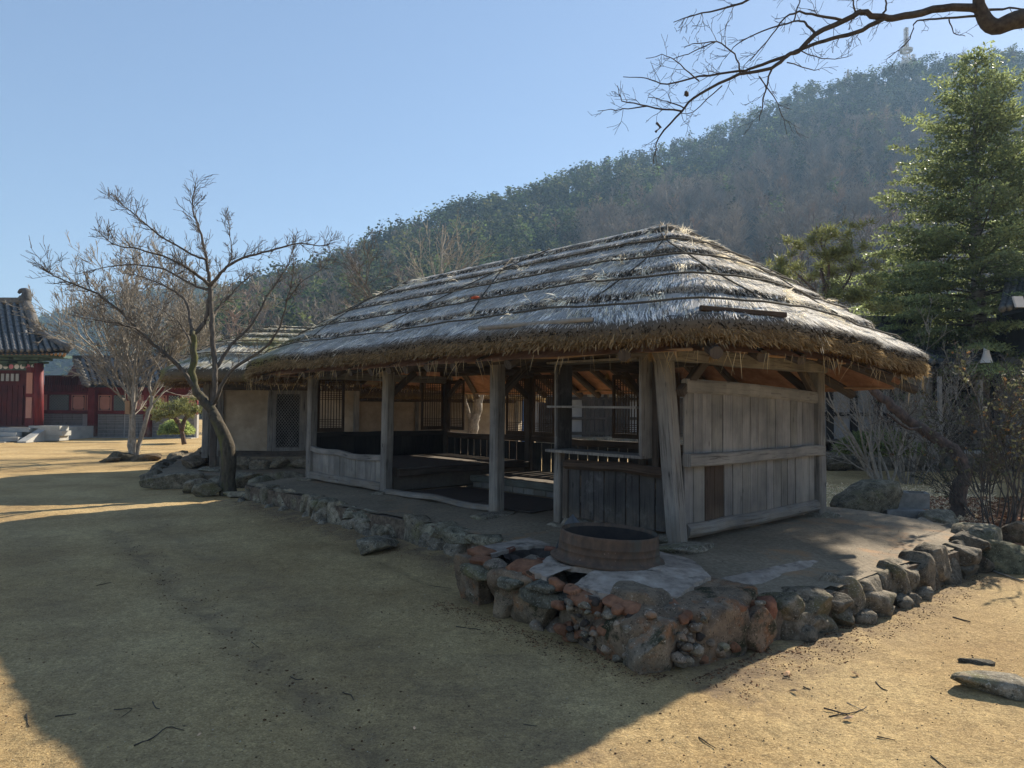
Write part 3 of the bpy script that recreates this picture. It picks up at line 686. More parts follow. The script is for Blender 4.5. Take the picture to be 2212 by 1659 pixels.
# second fire hole ringed with curved red clay rim pieces
for k_ in range(9):
    a0 = 2.2 + k_ * .52; 
    if k_ in (6, 7): continue
    pts = [PL(HOLE[0] + .27 * math.cos(a0 + t) * 1.12, HOLE[1] + .25 * math.sin(a0 + t), .375 + .012 * math.sin(k_ * 2.3)) for t in np.linspace(0, .44, 5)]
    MB().tube(pts, .026, 7).build('rim_brick', M['clay_red'], stove, tint=(.85, .75, .85))
MB().lathe(PL(HOLE[0], HOLE[1], 0), [(.30, .36), (.25, .34), (.22, .25), (.16, .2), (.001, .19)], 24, True).build('hole_lining', M['charcoal'], stove)
for _ in range(14):
    a = random.random() * 6.28; r_ = random.random() * .17; srock(HOLE[0] + r_ * math.cos(a), HOLE[1] + r_ * math.sin(a), .21, .08, .07, .06, mat=random.choice(['charcoal', 'clay_red', 'stone']), sub=2)

# cast iron rim standing on the stove
c = PL(-.21, 1.21, .43)
tl = Matrix.Rotation(R(3.0), 3, 'Y'); X_ = tl @ Vector((1, 0, 0)); Z_ = tl @ Vector((0, 0, 1)); Y_ = Vector((0, 1, 0))
rim = thing('iron_cauldron_rim', 'rusty brown cast iron cauldron ring standing open on the stone stove', 'iron ring', c)
Rr = .385
MB().lathe(c, [(Rr + .055, -.005), (Rr + .06, .006), (Rr + .025, .02), (Rr + .006, .036), (Rr + .002, .07), (Rr + .004, .073), (Rr + .001, .077), (Rr - .003, .12), (Rr - .001, .123), (Rr - .004, .127), (Rr - .010, .185), (Rr - .010, .2), (Rr - .016, .207), (Rr - .026, .205), (Rr - .03, .18)], 72, True, X_, Y_, Z_).build('outer_wall', M['rust'], rim)
MB().lathe(c, [(Rr - .03, .18), (Rr - .028, .02), (Rr - .05, -.02), (.2, -.08), (.001, -.1)], 64, True, X_, Y_, Z_).build('inner_wall', M['iron_in'], rim)
# grey slab leaning on the jamb beside the rim
q = PL(1.02, .55, 0); q = gp(1228, 1180, .36)
sl = MB(); a0 = gp(1197, 1192, .36); a1 = gp(1250, 1182, .36); t0 = a0 + Vector((.1, .08, .24)); t1 = a1 + Vector((-.05, .1, .27))
Yv = Vector((.25, .9, 0)).normalized() * .035
sl.add([a0, a1, a1 + Vector((.04, .06, .17)), t1, t0, a0 + Yv, a1 + Yv, a1 + Vector((.04, .06, .17)) + Yv, t1 + Yv, t0 + Yv], [(0, 1, 2, 3, 4), (9, 8, 7, 6, 5), (0, 5, 6, 1), (1, 6, 7, 2), (2, 7, 8, 3), (3, 8, 9, 4), (4, 9, 5, 0)])
tag(sl.build('stone_slab', M['slate']), 'flat grey slab leaning behind the left side of the rusty iron ring', 'slab')
# base stones under the posts
for (s_, n_, a, b, h, lab) in ((0, .02, .62, .42, .12, 0), (SA, .05, .62, .36, .1, 0), (SB, .1, .42, .3, .07, 0), (LN, .06, .36, .3, .08, 0), (-.02, -WD, .5, .36, .1, 0), (1.5, .0, .3, .25, .06, 0)):
    q = PL(s_ - (.08 if s_ in (0, SA) else 0), n_, PLZ - .02); rock('base_stone', q, (a, b, h), 'stone', plat, rotz=rotU * .3, tint=(1, 1, .97), rough=.12)
# ------------------------------------------------------------------ thatched roof (general)
def thatch(parent, C, Ux, Fx, a, b, za, zr, rin, over_th=.26, strands=60000, fringe=14000, m_exp=5., mat='straw', ze_fn=None, ropes=True, bulge=.08, slen=(.16, .34), swid=(.006, .012), new_col=(1, 1, 1), under=True, vis=None, roped=((.16, .34, .52, .7, .87)), tuft=True, dkf=.5):
    """C centre; Ux long axis, Fx front; a,b half sizes to the eave; za eave top height, zr ridge height, rin ridge inset from the eave end"""
    NP = 220
    tt = np.linspace(0, 2 * np.pi, 4000, endpoint=False); cx = np.sign(np.cos(tt)) * np.abs(np.cos(tt)) ** (2 / m_exp) * a; cy = np.sign(np.sin(tt)) * np.abs(np.sin(tt)) ** (2 / m_exp) * b
    d = np.r_[0, np.cumsum(np.hypot(np.diff(cx), np.diff(cy)))]; per = d[-1]
    def outl(f): f = np.mod(f, 1) * per; return np.interp(f, d, cx), np.interp(f, d, cy)
    C = np.array(C[:]); Ux = np.array(Ux[:]); Fx = np.array(Fx[:]); hr = a - rin
    nzs = rng.uniform(0, 100)
    def nz1(f, k=3., amp=1.): return amp * (np.sin(f * 6.283 * k * 2 + nzs) * .5 + np.sin(f * 6.283 * k * 5 + nzs * 2) * .3 + np.sin(f * 6.283 * k * 11 + nzs * 3) * .2)
    def S(f, k, lift=0.):
        ox, oy = outl(f); out = 1 + .012 * nz1(f, 4)
        ox = ox * out; oy = oy * out; ix = np.clip(ox, -hr, hr); iy = 0 * oy
        e = k ** 1.0; x = ox + (ix - ox) * e; y = oy + (iy - oy) * e
        ze = za + .025 * nz1(f, 3) + (ze_fn(ox / a, oy / b) if ze_fn else 0)
        g_ = k + bulge * np.sin(np.pi * k) * 1.6 - .0 * k
        z = ze + (zr - ze) * g_ * (1 - .03 * np.cos(np.pi * np.clip(x / a, -1, 1)) * 0) + lift
        return C + x[..., None] * Ux + y[..., None] * Fx + z[..., None] * np.array([0, 0, 1.])
    kb = [0, .2, .39, .57, .74, .88, 1.0]; rows = []
    for j in range(6):
        for t in (0, .15, .5, 1.): rows.append((kb[j] + (kb[j + 1] - kb[j]) * t - (.0005 if t == 1. else 0), .062 * (1 - t)))
    ff = np.arange(NP) / NP; V = []
    under_rows = [(0, -over_th * .5), (0.0, -over_th)] if True else []
    V.append(S(ff, np.full(NP, .085), -over_th * 1.05)); V.append(S(ff, np.full(NP, .03), -over_th)); V.append(S(ff, np.full(NP, .0), -over_th * .55))
    for k, l in rows: V.append(S(ff, np.full(NP, k), l + .008 * rng.normal(size=NP)))
    V = np.array(V); nr = len(V); V = V.reshape(-1, 3)
    Fq = np.array([(r * NP + i, r * NP + (i + 1) % NP, (r + 1) * NP + (i + 1) % NP, (r + 1) * NP + i) for r in range(nr - 1) for i in range(NP)])
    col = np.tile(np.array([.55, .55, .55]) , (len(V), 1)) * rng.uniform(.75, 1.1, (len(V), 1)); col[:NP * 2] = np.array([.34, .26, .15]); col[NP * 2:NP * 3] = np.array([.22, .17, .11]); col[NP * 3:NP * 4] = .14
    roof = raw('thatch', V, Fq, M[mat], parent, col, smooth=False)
    # strands
    n = strands; f = rng.random(n); k = rng.random(n) ** .85 * .985 + .01
    if vis is not None:
        ox, oy = outl(f); keep = vis(ox / a, oy / b, k); f, k = f[keep], k[keep]; n = len(f)
    j = np.searchsorted(kb, k) - 1; kb_ = np.array(kb); t = (k - kb_[j]) / (kb_[j + 1] - kb_[j]); lift = .062 * (1 - t) + .004
    p = S(f, k, lift); sway = .03 * np.sin(f * 60 + k * 9 + nzs) + rng.normal(size=n) * .014
    # blade direction: straight down the slope, with slight sideways sway
    e = .03; p2 = S(f + sway * e, np.clip(k - e, -.02, 1), lift); D = unit(p2 - p)
    nrm = unit(np.cross(S(f + .001, k, lift) - p, D)); nrm *= np.sign(nrm[:, 2:3] + 1e-6)
    wild = rng.random(n) < .025; D = unit(D + nrm * (rng.uniform(-.03, .06, n) + wild * rng.uniform(0, .4, n))[:, None] + rng.normal(size=(n, 3)) * .06)
    clump = .86 + .28 * np.sin(f * 190 + 5 * np.sin(k * 20)) * np.sin(k * 31 + f * 40)
    c_ = np.array([1, .985, .97]) * (rng.choice([.25, .75, 1., 1.2, 1.4], (n, 1)) * rng.uniform(.8, 1.2, (n, 1)) * clump[:, None])
    c_ *= np.where(rng.random((n, 1)) < .2, np.array([[1.1, 1.0, .78]]), 1)
    c_ *= (1 - .6 * np.exp(-((t - .98) / .05) ** 2))[:, None]  # strands darken just below the next course, its shade painted in
    sl_ = np.linalg.norm(p2 - p, axis=1) / e; A1 = blades(p + nrm * .004, D, np.minimum(rng.uniform(*slen, n), (k - kb_[j]) * sl_ + .02 + .03 * rng.random(n)), rng.uniform(*swid, n), c_, nrm, droop=rng.uniform(-.02, .08, n))
    # ragged lower edge of every course (dark butts paint its shadow band) 
    n = strands // 2; f = rng.random(n); j = rng.integers(1, 6, n); k = kb_[j] + .004 + .006 * np.sin(f * 90 + j)
    if vis is not None:
        ox, oy = outl(f); keep = vis(ox / a, oy / b, k); f, k = f[keep], k[keep]; n = len(f)
    p = S(f, k, rng.uniform(-.01, .062, n) ); p2 = S(f, k - .03, .0); D = unit(unit(p2 - p) + rng.normal(size=(n, 3)) * .22)
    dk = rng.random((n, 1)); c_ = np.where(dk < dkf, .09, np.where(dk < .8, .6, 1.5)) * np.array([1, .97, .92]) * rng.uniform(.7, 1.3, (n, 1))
    A2 = blades(p, D, rng.uniform(.025, .075, n), rng.uniform(.008, .018, n), c_)
    # loose tufts
    parts = [A1, A2]
    if tuft:
        n = strands // 30; f0 = rng.random(260); k0 = rng.random(260) ** .7 * .95; idx_ = rng.integers(260, size=n); f = f0[idx_] + rng.normal(size=n) * .0018; k = np.clip(k0[idx_] + rng.normal(size=n) * .012, 0.01, .99)
        if vis is not None:
            ox, oy = outl(f); keep = vis(ox / a, oy / b, k); f, k, idx_ = f[keep], k[keep], idx_[keep]; n = len(f)
        p = S(f, k, .03); p2 = S(f, np.clip(k - .03, -.02, 1), .03); D = unit(unit(p2 - p) + rng.normal(size=(260, 3))[idx_] * .35 + rng.normal(size=(n, 3)) * .25 + np.array([0, 0, .25]))
        parts.append(blades(p, D, rng.uniform(.08, .24, n), rng.uniform(.005, .01, n), np.array([1.25, 1.18, 1.0]) * rng.uniform(.6, 1.5, (n, 1)), droop=rng.uniform(.2, .7, n)))
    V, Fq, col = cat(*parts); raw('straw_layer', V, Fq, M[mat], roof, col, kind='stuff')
    # eave butts: dark upper ends, ochre lower ends
    n = fringe; f = rng.random(n); hgt = rng.uniform(-1.08, .15, n) * over_th; kk = np.where(hgt < -over_th * .6, rng.uniform(0, .09, n), rng.uniform(0, .02, n))
    p = S(f, kk, hgt); outv = unit((p - C) * [1, 1, 0]); ox, oy = outl(f)
    on = unit(np.sign(ox)[:, None] * (np.abs(ox / a) ** 5)[:, None] * Ux + np.sign(oy)[:, None] * (np.abs(oy / b) ** 5)[:, None] * Fx)
    D = unit(on * rng.uniform(.2, 1, (n, 1)) + np.array([0, 0, -1.]) * rng.uniform(.35, 1.1, (n, 1)) + rng.normal(size=(n, 3)) * .28)
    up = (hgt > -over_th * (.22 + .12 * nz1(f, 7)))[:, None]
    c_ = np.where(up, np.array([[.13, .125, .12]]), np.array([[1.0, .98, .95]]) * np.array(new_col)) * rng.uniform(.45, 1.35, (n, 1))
    EB = blades(p, D, rng.uniform(.025, .075, n) * np.where(up[:, 0], .6, 1), rng.uniform(.006, .012, n), c_)
    n = fringe // 2; f = rng.random(n); kk = rng.uniform(.03, .13, n); p = S(f, kk, -over_th * 1.02 - (kk - .03) * 1.2); D = unit(np.array([0, 0, -1.]) + rng.normal(size=(n, 3)) * .55)
    V, Fq, col = cat(EB, blades(p, D, rng.uniform(.03, .08, n), rng.uniform(.005, .01, n), np.array([.75, .62, .5]) * np.array(new_col) * rng.uniform(.3, 1.1, (n, 1))))
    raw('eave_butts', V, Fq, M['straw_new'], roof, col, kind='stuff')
    if ropes:
        for kk_, r_ in zip(roped, (.0105,) * 9):
            pts = [Vector(S(np.array([f_]), np.array([kk_ + .008 * math.sin(f_ * 40)]), .085)[0]) for f_ in np.linspace(0, 1, 121)]
            MB().tube(pts, r_, 5).build('rope', M['rope'], roof)
        for s_ in range(14):
            f0_ = (s_ + .3) / 14; dr = .05 if s_ % 2 else -.05
            pts = [Vector(S(np.array([f0_ + dr * t_]), np.array([.16 + .74 * t_]), .075)[0]) for t_ in np.linspace(0, 1, 22)]
            MB().tube(pts, .008, 4).build('rope', M['rope'], roof)
    return roof, S, outl, per

def surface_under(name, parent, C, Ux, Fx, a, b, hr, z_e, z_r, mat, NP=80, m_exp=8.):
    tt = np.linspace(0, 2 * np.pi, NP, endpoint=False); ox = np.sign(np.cos(tt)) * np.abs(np.cos(tt)) ** (2 / m_exp) * a; oy = np.sign(np.sin(tt)) * np.abs(np.sin(tt)) ** (2 / m_exp) * b
    C = np.array(C[:]); Ux = np.array(Ux[:]); Fx = np.array(Fx[:]); V = []
    for k in (0, .3, .65, 1.):
        ix = np.clip(ox, -hr, hr); x = ox + (ix - ox) * k; y = oy * (1 - k); z = z_e + (z_r - z_e) * k + 0 * x - (.25 * np.clip(-y / b, 0, 1) ** 2 * (1 - k) if name == 'clay_ceiling' else 0)
        V.append(C + x[:, None] * Ux + y[:, None] * Fx + z[:, None] * np.array([0, 0, 1.]))
    V = np.concatenate(V); Fq = [(r * NP + i, r * NP + (i + 1) % NP, (r + 1) * NP + (i + 1) % NP, (r + 1) * NP + i) for r in range(3) for i in range(NP)]
    return raw(name, V, np.array(Fq)[:, ::-1], mat, parent, smooth=False)

# ------------------------------------------------------------------ the open pavilion
pav = thing('thatched_pavilion', 'open sided wooden pavilion with grey plank walls and large shaggy straw roof, nearest building', 'pavilion', PL(LN / 2, -WD / 2, PLZ))
OV = 1.02; cen = PL(LN / 2, -WD / 2, 0)
def ze_fn(x, y):
    left = np.clip((x - .55) / .45, 0, 1); right = np.clip((-x - .6) / .4, 0, 1); back = np.clip(-y, 0, 1)
    return -.17 * left ** 2 - .03 * right - .13 * back
roof, RS, outl, per = thatch(pav, cen, U, F_, LN / 2 + OV + .06, WD / 2 + OV, 2.25, 3.72, OV + 1.25, .145, m_exp=8., bulge=.02, slen=(.12, .3), swid=(.0045, .009), strands=185000, fringe=60000, mat='straw', ze_fn=ze_fn, new_col=(1, .95, .85),
    vis=lambda x, y, k: (y > -.25) | (x < -.3) | (rng.random(len(x)) < .35), roped=(.10, .29, .475, .66))
# clay ceiling and rafters
surface_under('clay_ceiling', pav, cen, U, F_, LN / 2 + OV - .16, WD / 2 + OV - .16, LN / 2 - 1.25, 2.04, 3.06, M['ceiling'])
def under_pt(x, y):  # local centre coords -> height of the ceiling
    hr = LN / 2 - 1.25; A = LN / 2 + OV - .16; B = WD / 2 + OV - .16
    k = 1 - max(abs(y) / B, (abs(x) - hr) / (A - hr), 0); return 2.04 + 1.02 * k - .25 * min(1, max(0, -y / B)) ** 2 * (1 - k)
def CL(x, y, z): return cen + U * x + F_ * y + Z * z
raf = []
for x in np.arange(-2.2, 2.3, .44):
    for sgn in (1, -1): raf.append(((x + random.uniform(-.04, .04), sgn * (WD / 2 + OV - .2)), (x, sgn * .06)))
for sx in (1, -1):
    for i in range(9):
        t = (i / 8 - .5) * 2; ang = t
        ex = sx * (LN / 2 + OV - .2) if abs(t) < .78 else sx * (LN / 2 + OV - .25 - (abs(t) - .78) * 3.2)
        ey = t / .78 * (WD / 2 + OV - .25) if abs(t) < .78 else math.copysign(WD / 2 + OV - .2, t)
        raf.append(((ex, ey), (sx * (LN / 2 - 1.3), t * .1)))
for (x0, y0), (x1, y1) in raf:
    MB().beam(CL(x0, y0, under_pt(x0, y0) - .05), CL(x1, y1, under_pt(x1, y1) - .06), .10, .10, seg=4, wob=.03, cham=.3).build('rafter', M['wood_inner'], pav)
# lath running along the eave with straw loops
for y_ in (1, -1):
    pts = [CL(x, y_ * (WD / 2 + OV - .36), 2.06 - (.22 if y_ < 0 else 0) + .012 * math.sin(x * 5)) for x in np.linspace(-LN / 2 - .6, LN / 2 + .6, 24)]
    MB().tube(pts, .014, 6).build('lath', M['tanwood'], pav)
for x_ in (1, -1):
    pts = [CL(x_ * (LN / 2 + OV - .36), y, 2.06 + .012 * math.sin(y * 5)) for y in np.linspace(-WD / 2 - .6, WD / 2 + .6, 14)]
    MB().tube(pts, .014, 6).build('lath', M['tanwood'], pav)
# posts ------------------------------------------------------------
def post(s0, n0, s1, n1, z1, w_, h_=None, mat='wood', z0=PLZ, wob=.008, name='post'):
    return MB().beam(PL(s0, n0, z0), PL(s1, n1, z1), w_, h_ or w_, up=tuple(F_), seg=12, wob=wob, cham=.14).build(name, M[mat], pav)
post(0, 0, .15, .02, 2.14, .155, .145, wob=.006)
post(SA, 0, SA, 0, 2.16, .145); post(SB, 0, SB - .02, 0, 2.16, .14); post(LN, 0, LN - .03, 0, 2.16, .14)
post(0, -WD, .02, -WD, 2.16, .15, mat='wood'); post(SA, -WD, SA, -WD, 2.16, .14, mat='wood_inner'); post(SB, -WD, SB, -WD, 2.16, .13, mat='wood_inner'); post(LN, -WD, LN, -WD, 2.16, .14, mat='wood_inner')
post(1.5, 0, 1.5, 0, 2.16, .09, .09, name='door_jamb')
# plates, purlins with round log ends, tie beams, braces
for n_ in (0, -WD): MB().beam(PL(-.12, n_, 2.19), PL(LN + .15, n_, 2.19), .12, .11, seg=14, wob=.02).build('wall_plate', M['wood_inner'], pav)
for s_ in (0, LN): MB().beam(PL(s_, .1, 2.07), PL(s_, -WD - .1, 2.07), .13, .13, seg=8, wob=.02).build('tie_beam', M['wood'], pav)
for s_ in (SA, SB): MB().beam(PL(s_, 0, 2.12), PL(s_, -WD, 2.12), .15, .16, seg=8, wob=.03, bend=.06, cham=.3).build('tie_beam', M['wood_inner'], pav)
lg = MB().tube([PL(-.06, .08, 2.10), PL(.6, .08, 2.10)], .078, 14).build('purlin_end', M['wood'], pav)
MB().disc(PL(-.064, .08, 2.10), .072, -U, 14).build('cut_face', M['tanwood'], lg, tint=(.8, .8, .75))
MB().tube([PL(.62, .09, 2.12), PL(LN, .09, 2.12)], .06, 8).build('purlin', M['wood_inner'], pav)
for (s_, n_, ds, dn) in ((SA, 0, 0, -1), (SB, 0, 0, -1), (SA, -WD, 0, 1), (SB, -WD, 0, 1), (0, -WD, 1, 0), (0, 0, 1, 0), (LN, -WD, -1, 0), (SA, -WD, -1, 0), (0, 0, 0, -1), (0, -WD, 0, 1)):
    if (s_, n_, ds) == (0, 0, 1): continue
    MB().beam(PL(s_ + ds * .04, n_ + dn * .04, 1.72), PL(s_ + ds * .46, n_ + dn * .46, 2.06), .07, .085, seg=3, wob=.01).build('brace', M['wood_inner'], pav)

def hplanks(s0, s1, n, z0, z1, count, mat, gap=.006, thick=.022, special=None, top_fn=None, along='s', jit=.004, parent=None):
    """upright boards side by side between s0 and s1 (or along n)"""
    cuts = [0] + sorted(np.cumsum([random.uniform(.8, 1.2) for _ in range(count)]).tolist()); cuts = [c / cuts[-1] for c in cuts]
    for i in range(count):
        a, b = s0 + (s1 - s0) * cuts[i], s0 + (s1 - s0) * cuts[i + 1]; m = (a + b) / 2; wd = abs(b - a) - gap
        zt = z1(m) if callable(z1) else z1; zb = z0(m) if callable(z0) else z0; off = random.uniform(-jit, jit)
        if along == 's': c = PL(m, n + off, (zb + zt) / 2); X = U
        else: c = PL(n + off, m, (zb + zt) / 2); X = F_
        mt = mat; lb = None
        if special and i in special: mt = special[i]; lb = 'darker replacement board'
        v = random.uniform(.76, 1.14)
        if top_fn: sl_ = (z1(b) - z1(a)) * (1 if along == 's' else 1)
        MB().plank(c, wd, thick, zt - zb, X, top=0).build('plank', M[mt], parent or pav, tint=(v, v, v * random.uniform(.97, 1.03)), label=lb)
# left front bay A-B
MB().beam(PL(SB + .07, .015, .425), PL(LN - .06, .015, .415), .10, .12, seg=8, wob=.02).build('rail', M['wood'], pav)
MB().beam(PL(SB + .07, .02, .84), PL(LN - .06, .02, .855), .07, .085, seg=10, wob=.03, bend=-.03).build('rail', M['wood'], pav)
hplanks(SB + .08, LN - .07, 0, .46, .83, 13, 'wood_pale', gap=.004)
# threshold log of the open bay
MB().beam(PL(SA + .06, .03, .385), PL(SB - .05, .03, .39), .12, .075, seg=12, wob=.04, cham=.25).build('threshold', M['wood'], pav)
# bay beside the corner post: dark boards, log rail, projecting shelf frame
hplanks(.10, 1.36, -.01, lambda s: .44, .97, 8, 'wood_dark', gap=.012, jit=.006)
MB().beam(PL(1.40, -.01, .41), PL(1.40, -.01, 1.02), .07, .06, up=tuple(F_)).build('stud', M['wood_inner'], pav)
MB().beam(PL(.09, .02, .99), PL(1.40, .02, .985), .09, .095, seg=10, wob=.035, cham=.3).build('rail', M['wood_brown'], pav)
for k_ in range(7): rock('sill_stone', PL(.12 + k_ * .2, .02, .385), (.24, .16, .11), 'stone', pav, rotz=rotU, tint=(.85, .85, .85), sub=2)
shelf = 'shelf_board'
MB().box(PL(.90, .03, 1.125), 1.26, .30, .028, U, F_).build(shelf, M['wood'], pav)
MB().box(PL(.93, .03, 1.585), 1.18, .28, .022, U, F_).build(shelf, M['wood'], pav)
MB().box(PL(.93, .03, 2.045), 1.20, .28, .022, U, F_).build(shelf, M['wood'], pav)
MB().box(PL(1.462, -.03, 1.58), .028, .22, .90, U, F_).build('side_board', M['wood_dark'], pav)
MB().box(PL(.285, .03, 1.59), .028, .30, .92, U, F_).build('side_board', M['wood'], pav)
MB().box(PL(.23, -.02, 1.55), .07, .09, 1.1, U, F_).build('stud', M['wood_inner'], pav)
# right end wall P-R
def rn(t): return -t * WD
def top_z(n): t = -n / WD; return 1.82 - .015 * t - .07 * t * t
MB().beam(PL(.0, -.09, .46), PL(.0, -WD + .08, .47), .13, .13, seg=12, wob=.02, cham=.28, bend=-.01).build('rail', M['wood'], pav)
MB().beam(PL(-.045, -.06, 1.10), PL(-.045, -WD - .02, 1.10), .09, .12, seg=12, wob=.02).build('rail', M['wood'], pav)
pts_n = np.linspace(-.09, -WD + .08, 13)
mb = MB()
for i in range(12):
    a_, b_ = pts_n[i], pts_n[i + 1]; mb.beam(PL(-.01, a_, top_z(a_) - .03), PL(-.01, b_, top_z(b_) - .03), .07, .13, wob=0, cham=.2)
mb.build('top_rail', M['wood_pale'], pav)
hplanks(-.09, -WD + .1, 0, 1.13, lambda n: top_z(n) - .07, 16, 'wood_pale', gap=.008, along='n', jit=.006)
hplanks(-.09, -WD + .1, 0, .50, 1.07, 16, 'wood_pale', gap=.010, along='n', special={2: 'wood_brown', 3: 'wood_brown'}, jit=.007)
# back wall and left end wall
for (s0, s1) in ((SB + .07, LN - .07), (SA + .07, SB - .07), (.09, SA - .07)):
    MB().beam(PL(s0, -WD, 1.03), PL(s1, -WD, 1.03), .08, .10, seg=8, wob=.025).build('rail', M['wood_brown'], pav)
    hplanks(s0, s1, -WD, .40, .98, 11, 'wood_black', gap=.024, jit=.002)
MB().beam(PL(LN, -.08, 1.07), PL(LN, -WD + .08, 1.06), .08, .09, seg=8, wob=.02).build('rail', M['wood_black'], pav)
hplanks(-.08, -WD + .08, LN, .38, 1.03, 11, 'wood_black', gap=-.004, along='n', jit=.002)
# lattice leaves
def lattice(origin, X, wd, z0, z1, nv=7, parent=pav):
    X = Vector(X); Y = Z.cross(X); o = Vector(origin); fr = MB(); t = .04
    fr.box(o + X * t / 2 + Z * (z0 + z1) / 2, t, .03, z1 - z0, X, Y); fr.box(o + X * (wd - t / 2) + Z * (z0 + z1) / 2, t, .03, z1 - z0, X, Y)
    for z in (z0 + .035, z1 - .035): fr.box(o + X * wd / 2 + Z * z, wd - 2 * t, .03, .07, X, Y)
    w0 = fr.build('lattice_window', M['wood_brown'], parent)
    for i in range(nv):
        x = t + (wd - 2 * t) * (i + 1) / (nv + 1)
        MB().box(o + X * x + Z * (z0 + z1) / 2, .011, .012, z1 - z0 - .14, X, Y).build('bar', M['wood_brown'], w0)
    H = z1 - z0; zs = [z0 + .09 + .03 * i for i in range(0, 5)]; mid = z0 + H * .66; zs += [mid + .035 * (i - 2) for i in range(5)]; zs += [z1 - .1 - .03 * i for i in range(3)]
    for z in zs: MB().box(o + X * wd / 2 + Z * z, wd - 2 * t, .008, .009, X, Y).build('bar', M['wood_brown'], w0)
zl0, zl1 = 1.12, 2.06
B_ = -F_
lattice(PL(LN, -.10, 0), B_, .50, zl0, zl1); lattice(PL(LN, -WD + .58, 0), B_, .50, zl0, zl1)
lattice(PL(LN - .09, -WD, 0), -U, .46, zl0, zl1)
lattice(PL(SB + .09 + .5, -WD, 0), -U, .50, zl0 - .03, zl1 + .02); lattice(PL(SB - .09, -WD, 0), -U, .5, zl0 - .03, zl1 + .04)
lattice(PL(SA + .09 + .5, -WD, 0), -U, .5, zl0, zl1); lattice(PL(SA - .09, -WD, 0), -U, .5, zl0, zl1)
# raised floors
fl = MB(); fl.box(PL((4.92 + LN) / 2, -WD / 2 - .05, PLZ + .16), LN - 4.92 - .12, WD - .2, .32, U, F_); fl.build('raised_floor', M['floor_earth'], pav)
MB().beam(PL(4.86, -.15, .62), PL(4.86, -WD + .1, .62), .08, .10, seg=6, wob=.02).build('floor_beam', M['wood_inner'], pav)
MB().box(PL((1.2 + 4.8) / 2, -2.12, PLZ + .155), 3.6, 1.26, .02, U, F_).build('bench_floor', M['floor_earth'], pav)
MB().beam(PL(1.2, -1.47, .465), PL(4.8, -1.47, .475), .07, .10, seg=8, wob=.02).build('bench_beam', M['wood'], pav, tint=(.6, .66, .64))
hplanks(1.2, 4.8, -1.49, PLZ - .02, .43, 16, 'wood', gap=.008, jit=.003)
mt = MB().box(PL(4.0, -.68, PLZ + .006), 1.35, 1.1, .012, U, F_); tag(mt.build('floor_mat', M['mat']), 'brown floor mat nearest the raised floor in the open bay', 'mat', 'floor mats in the open bay')
mt = MB().box(PL(2.75, -.74, PLZ + .008), 1.05, 1.05, .012, (U + F_ * .06).normalized(), (F_ - U * .06).normalized()); tag(mt.build('floor_mat', M['mat']), 'brown floor mat lying behind the second post from the corner', 'mat', 'floor mats in the open bay')
# straw tassels hanging under the eave
def tassel(p):
    n = 26; P = np.tile(np.array(p), (n, 1)); D = unit(rng.normal(size=(n, 3)) * [.28, .28, .05] + [0, 0, -1]); V, Fq, c_ = blades(P, D, rng.uniform(.09, .13, n), np.full(n, .008), np.array([1, .95, .85]) * rng.uniform(.7, 1.3, (n, 1)))
    raw('straw_tassel', V, Fq, M['straw_new'], pav, c_)
for s_, n_ in ((.12, .25), (.35, .3), (LN - .05, .16), (LN - .3, .2), (LN - .5, .18), (SB, .1), (3.3, -WD - .1), (-.3, -.1)): tassel(PL(s_, n_, 2.1))
# loose straws hanging from the eave
n = 420; f = rng.random(n); p = RS(f, np.full(n, .01), -.22); D = unit(rng.normal(size=(n, 3)) * [.35, .35, .1] + [0, 0, -1])
V, Fq, c_ = blades(p, D, rng.uniform(.05, .22, n), np.full(n, .005), np.array([1.3, 1.25, 1.1]) * rng.uniform(.7, 1.4, (n, 1)), droop=.2)
raw('hanging_straw', V, Fq, M['straw_new'], pav, c_, kind='stuff')
# poles lying on the roof
def on_roof(fx, fy, k, lift):  # fx,fy local eave coordinate
    best = None
    for f_ in np.linspace(0, 1, 721):
        x, y = outl(np.array([f_])); dd = (x[0] - fx) ** 2 + (y[0] - fy) ** 2
        if best is None or dd < best[0]: best = (dd, f_)
    return Vector(RS(np.array([best[1]]), np.array([k]), lift)[0])
fa = WD / 2 + OV
gf, gk = np.meshgrid(np.linspace(0, 1, 2001), np.linspace(0, 1, 221)); gf, gk = gf.ravel(), gk.ravel(); GP = RS(gf, gk, .10)
MI = np.array(CM.transposed()); cc_ = (GP - np.array(CAM)) @ MI.T; GX = 1106 + FPX * cc_[:, 0] / -cc_[:, 2]; GY = 829.5 - FPX * cc_[:, 1] / -cc_[:, 2]
def roof_at(ux, uy, far=99.):
    dd = (GX - ux) ** 2 + (GY - uy) ** 2 + 1e6 * (-cc_[:, 2] > far); near = np.where(dd < dd.min() + 60)[0]; return Vector(GP[near[np.argmin(-cc_[near, 2])]])
b0, b1 = roof_at(1030, 704), roof_at(1275, 686)
bp = MB().tube([b0 + (b1 - b0) * t for t in (0, .25, .251, .5, .501, .75, .751, 1)], [.024, .022, .026, .022, .025, .021, .024, .02], 8).build('bamboo_pole', M['bamboo'])
tag(bp, 'grey bamboo pole lying along the front slope of the thatched pavilion roof', 'pole')
b0, b1 = roof_at(1512, 660, 6.6), roof_at(1700, 712, 7.6)
tag(MB().beam(b0, b1, .045, .04, seg=6, wob=.01).build('dark_pole', M['wood_brown']), 'dark brown pole lying on the right slope of the thatched pavilion roof', 'pole')
q = roof_at(1025, 636); lf = rock('red_leaf', q, (.12, .06, .04), 'clay_red', None, sub=1, tint=(2., .8, .6)); tag(lf, 'small red brown leaf caught on the front roof slope', 'leaf')
